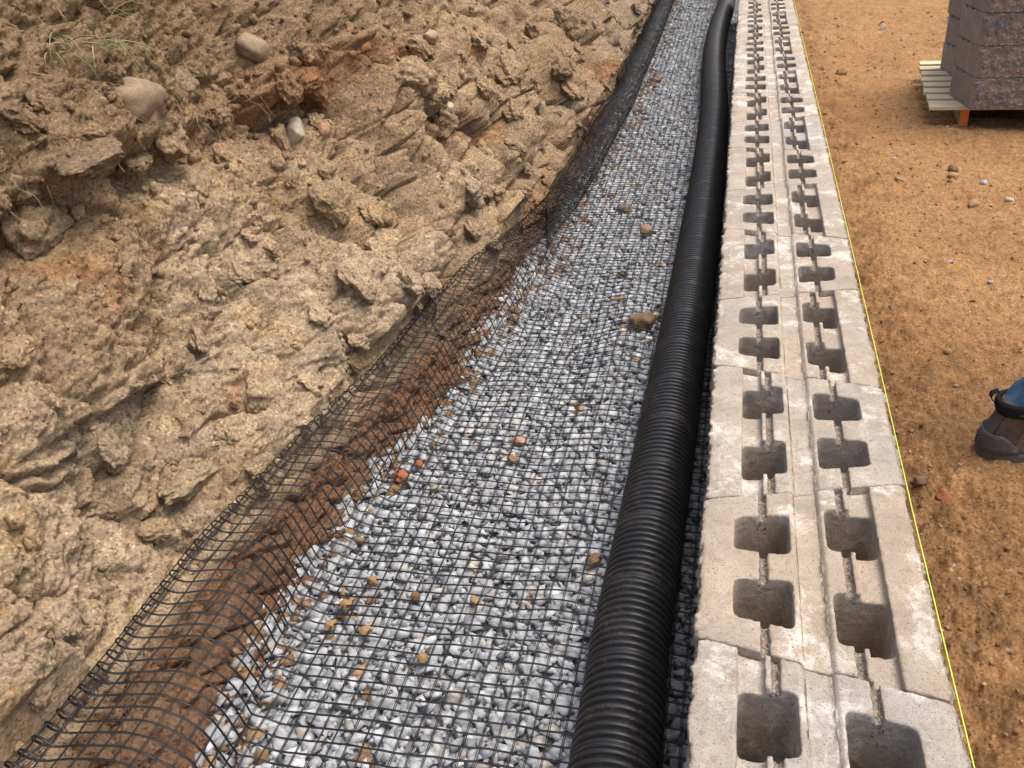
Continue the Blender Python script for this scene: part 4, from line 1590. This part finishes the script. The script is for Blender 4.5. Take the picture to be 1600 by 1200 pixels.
def loft(name, slices, mat, parent, caps=(True, True), sm=True):
    bm = bmesh.new()
    rings = [[bm.verts.new(p) for p in s] for s in slices]
    for a, b_ in zip(rings[:-1], rings[1:]):
        n_ = len(a)
        for k in range(n_):
            bm.faces.new((a[k], a[(k + 1) % n_], b_[(k + 1) % n_], b_[k]))
    if caps[0]:
        bm.faces.new(rings[0][::-1])
    if caps[1]:
        bm.faces.new(rings[-1])
    bmesh.ops.recalc_face_normals(bm, faces=bm.faces)
    return link(name, bm_mesh(name, bm, sm), mat, parent)


person = empty('person', (.582, 1.34, -.475), R(8))
tag(person, 'person in blue jeans and brown work boots, only one heel in view', 'person')


def boot(cx, cy, rz, parent):
    root = empty('boot', (cx, cy, 0), rz)
    root.parent = parent
    root.scale = (1, 1, 1.10)
    up = [(0, .300, .047, .030), (-.003, .300, .048, .042), (-.002, .297, .047, .054), (.003, .275, .043, .066), (.008, .230, .040, .078), (.014, .190, .038, .092), (.021, .172, .038, .108), (.027, .166, .040, .124), (.029, .166, .044, .138), (.028, .168, .048, .150)]
    loft('upper', [foot_slice(a, b_, w, z) for a, b_, w, z in up], M_LEATH, root)
    sl = [(-.006, .305, .050, 0.0), (-.014, .311, .0545, .006), (-.015, .312, .055, .016), (-.012, .311, .054, .026), (-.009, .308, .0525, .033)]
    loft('sole', [foot_slice(a, b_, w, z) for a, b_, w, z in sl], M_RUB, root)
    # moulded rubber wrap rising round the heel
    def arc(xb, w, z, frac):
        pts_ = []
        full = foot_slice(xb, xb + .30, w, z, 80)
        for p in full:
            if p[0] - xb < frac:
                pts_.append(p)
        pts_.sort(key=lambda p: math.atan2(p[1], -(p[0] - xb - .15)))
        return pts_

    def shell(name, levels, mat, th=.0035):
        bm = bmesh.new()
        R_ = []
        for xb, w, z, fr_ in levels:
            full = []
            for k in range(25):
                a = -1 + 2 * k / 24
                yy = math.copysign(abs(math.sin(a * math.pi / 2)) ** .8, a)
                xx = 1 - abs(math.cos(a * math.pi / 2)) ** .8
                full.append((xb + xx * fr_, yy * w * .83, z))
            R_.append([bm.verts.new(p) for p in full])
        for a, b_ in zip(R_[:-1], R_[1:]):
            for k in range(24):
                bm.faces.new((a[k], a[k + 1], b_[k + 1], b_[k]))
        bmesh.ops.recalc_face_normals(bm, faces=bm.faces)
        o_ = link(name, bm_mesh(name, bm, True), mat, root)
        md = o_.modifiers.new('s', 'SOLIDIFY')
        md.thickness = th
        md.offset = 0
        return o_
    wrap = shell('heel_wrap', [(-.0120, .0560, .032, .085), (-.0105, .0555, .044, .080), (-.0080, .054, .056, .068), (-.0055, .0515, .068, .050), (-.0030, .048, .078, .030)], M_RUB)
    # small raised diamonds on the wrap
    bm = bmesh.new()
    for r_ in range(7):
        for k in range(15):
            a = -0.92 + k * .131 + (.065 if r_ % 2 else 0)
            if abs(a) > .98:
                continue
            yy = math.copysign(abs(math.sin(a * math.pi / 2)) ** .8, a) * .0565 * .83
            xx = -.0145 + (1 - abs(math.cos(a * math.pi / 2)) ** .8) * .085
            z_ = .034 + r_ * .0045
            bmesh.ops.create_icosphere(bm, subdivisions=1, radius=.0021, matrix=Matrix.Translation((xx + .0004 * r_, yy * (1 - .004 * r_), z_)))
    link('tread_texture', bm_mesh('tread_texture', bm, True), M_HEEL, wrap)
    shell('heel_strip', [(-.0085, .030, .054, .014), (-.0020, .026, .070, .012), (.006, .024, .086, .011), (.014, .023, .102, .010), (.021, .022, .118, .010), (.022, .021, .128, .010)], M_HEEL, .004)
    shell('collar', [(.023, .052, .124, .10), (.019, .056, .134, .10), (.018, .058, .146, .10), (.020, .057, .154, .10)], M_COLLAR, .010)
    bm = bmesh.new()
    prev = None
    for k in range(13):
        a = math.pi * k / 12
        cx_, cz_ = +.014 - .016 * math.sin(a), .140 + .036 * (k / 12)
        ring = [bm.verts.new((cx_ + dx, dy, cz_ + .006 * math.sin(a))) for dx, dy in ((-.0012, -.009), (.0012, -.009), (.0012, .009), (-.0012, .009))]
        if prev:
            for q in range(4):
                bm.faces.new((prev[q], prev[(q + 1) % 4], ring[(q + 1) % 4], ring[q]))
        prev = ring
    link('pull_loop', bm_mesh('pull_loop', bm, True), M_COLLAR, root)
    for s in (-1, 1):
        for row in (0, .006):
            bm = bmesh.new()
            ring0 = None
            for k in range(26):
                t = k / 25
                x = .055 + row + .030 * math.sin(t * 1.6)
                z_ = .040 + t * .085
                w = .0415 + .0045 * (1 - t) - (.006 * math.sin(math.pi * t))
                ring = [bm.verts.new((x + a, s * (w + b_), z_)) for a, b_ in ((-.0007, -.001), (.0007, -.001), (.0007, .0025), (-.0007, .0025))]
                if ring0:
                    for q in range(4):
                        bm.faces.new((ring0[q], ring0[(q + 1) % 4], ring[(q + 1) % 4], ring[q]))
                ring0 = ring
            link('seam', bm_mesh('seam', bm), M_TAN, root)
    return root


b1 = boot(-.105, -.105, R(-2), person)
b2 = boot(.42, .13, R(6), person)


def skin_body(name, verts, edges, radii, mat, parent, sub=2):
    me_ = bpy.data.meshes.new(name)
    me_.from_pydata(verts, edges, [])
    o_ = link(name, me_, mat, parent)
    md = o_.modifiers.new('skin', 'SKIN')
    md.use_smooth_shade = True
    for sv_, r_ in zip(me_.skin_vertices[0].data, radii):
        sv_.radius = r_ if isinstance(r_, tuple) else (r_, r_)
    me_.skin_vertices[0].data[0].use_root = True
    ss = o_.modifiers.new('sub', 'SUBSURF')
    ss.levels = ss.render_levels = sub
    return o_


# body under the clothes: pelvis root, spine, head, arms, legs
A1 = (-.105, -.105)
A2 = (.42, .13)
PX_ = .34
bv = [(.10 + PX_, 0, .93), (.12 + PX_, 0, 1.10), (.15 + PX_, 0, 1.28), (.18 + PX_, 0, 1.43), (.20 + PX_, 0, 1.51), (.215 + PX_, 0, 1.60), (.22 + PX_, 0, 1.68),
      (.17 + PX_, -.19, 1.40), (.14 + PX_, -.25, 1.12), (.22 + PX_, -.25, .90), (.25 + PX_, -.25, .86),
      (.17 + PX_, .19, 1.40), (.14 + PX_, .25, 1.12), (.22 + PX_, .25, .90), (.25 + PX_, .25, .86),
      (.08 + PX_, -.09, .88), (.27, -.10, .46), (A1[0] + .085, A1[1], .10),
      (.13 + PX_, .09, .88), (.56, .12, .47), (A2[0] + .085, A2[1], .10)]
be = [(0, 1), (1, 2), (2, 3), (3, 4), (4, 5), (5, 6), (3, 7), (7, 8), (8, 9), (9, 10), (3, 11), (11, 12), (12, 13), (13, 14),
      (0, 15), (15, 16), (16, 17), (0, 18), (18, 19), (19, 20)]
br = [(.13, .10), (.125, .09), (.14, .10), (.12, .09), .05, .078, .07, .05, .04, .028, .035, .05, .04, .028, .035, .075, .052, .036, .075, .052, .036]
skin_body('body', bv, be, br, M_SKIN, person)
for s in (-1, 1):
    for f in range(5):
        base = (.255 + PX_, s * .25 + (f - 2) * .016, .845)
        ln = (.055, .075, .082, .075, .058)[f]
        if f == (0 if s > 0 else 4):
            base = (.262 + PX_, s * .235, .885)
        skin_body('finger', [base, (base[0] + .008, base[1], base[2] - ln * .45), (base[0] + .004, base[1], base[2] - ln)], [(0, 1), (1, 2)], [.010, .009, .007], M_SKIN, person, 1)
skin_body('jeans', [(.10 + PX_, 0, .98), (.10 + PX_, 0, .91), (.08 + PX_, -.095, .84), (.27, -.10, .46), (A1[0] + .140, A1[1], .24), (A1[0] + .115, A1[1], .185),
                    (.13 + PX_, .095, .84), (.56, .12, .47), (A2[0] + .130, A2[1], .22), (A2[0] + .092, A2[1], .130)],
          [(0, 1), (1, 2), (2, 3), (3, 4), (4, 5), (1, 6), (6, 7), (7, 8), (8, 9)],
          [(.15, .12), (.155, .125), .098, .078, .062, .058, .098, .078, .070, .074], M_DENIM, person, 3)
skin_body('shirt', [(.105 + PX_, 0, .96), (.12 + PX_, 0, 1.10), (.15 + PX_, 0, 1.28), (.178 + PX_, 0, 1.41), (.17 + PX_, -.19, 1.40), (.14 + PX_, -.25, 1.12), (.20 + PX_, -.25, .94), (.17 + PX_, .19, 1.40), (.14 + PX_, .25, 1.12), (.20 + PX_, .25, .94)],
          [(0, 1), (1, 2), (2, 3), (3, 4), (4, 5), (5, 6), (3, 7), (7, 8), (8, 9)],
          [(.19, .15), (.17, .14), (.18, .14), (.16, .125), .080, .066, .050, .080, .066, .050], M_SHIRT, person, 2)
bm = bmesh.new()
prev = None
for k in range(16):
    t = k / 15
    zc = .150 + .21 * t
    xc = A1[0] + .100 + .16 * t
    ring = []
    for q_ in range(36):
        a = q_ / 36 * 2 * math.pi
        r_ = 1 + .05 * math.sin(3 * a + 9 * t) * (1 - t) + .04 * math.sin(t * 24 + 2 * math.sin(a * 2)) * (1 - .5 * t)
        ring.append(bm.verts.new((xc + .070 * r_ * math.cos(a), A1[1] + .062 * r_ * math.sin(a), zc + .012 * math.sin(a + 1) * (1 - t) - .03 * math.cos(a) * (1 - t) * .4)))
    if prev:
        for q_ in range(36):
            bm.faces.new((prev[q_], prev[(q_ + 1) % 36], ring[(q_ + 1) % 36], ring[q_]))
    prev = ring
hem = link('trouser_hem', bm_mesh('trouser_hem', bm, True), M_DENIM, person)
md = hem.modifiers.new('s', 'SOLIDIFY')
md.thickness = .003
hair = link('hair', rock_mesh('hair', .088, .085, .075, 77, 1.0, 3), M_HAIR, person)
hair.location = (.208 + PX_, 0, 1.705)
nose = link('nose', rock_mesh('nose', .018, .012, .02, 78, 1.0, 2), M_SKIN, person)
nose.location = (.298 + PX_, 0, 1.635)
for s in (-1, 1):
    e_ = link('ear', rock_mesh('ear', .018, .010, .03, 79, 1.0, 2), M_SKIN, person)
    e_.location = (.215 + PX_, s * .08, 1.635)
    e_ = link('eye', rock_mesh('eye', .008, .012, .007, 80, 1.0, 2), M_PALE, person)
    e_.location = (.288 + PX_, s * .03, 1.655)
mo = link('mouth', rock_mesh('mouth', .006, .024, .006, 81, 1.0, 2), M_PINK, person)
mo.location = (.292 + PX_, 0, 1.595)
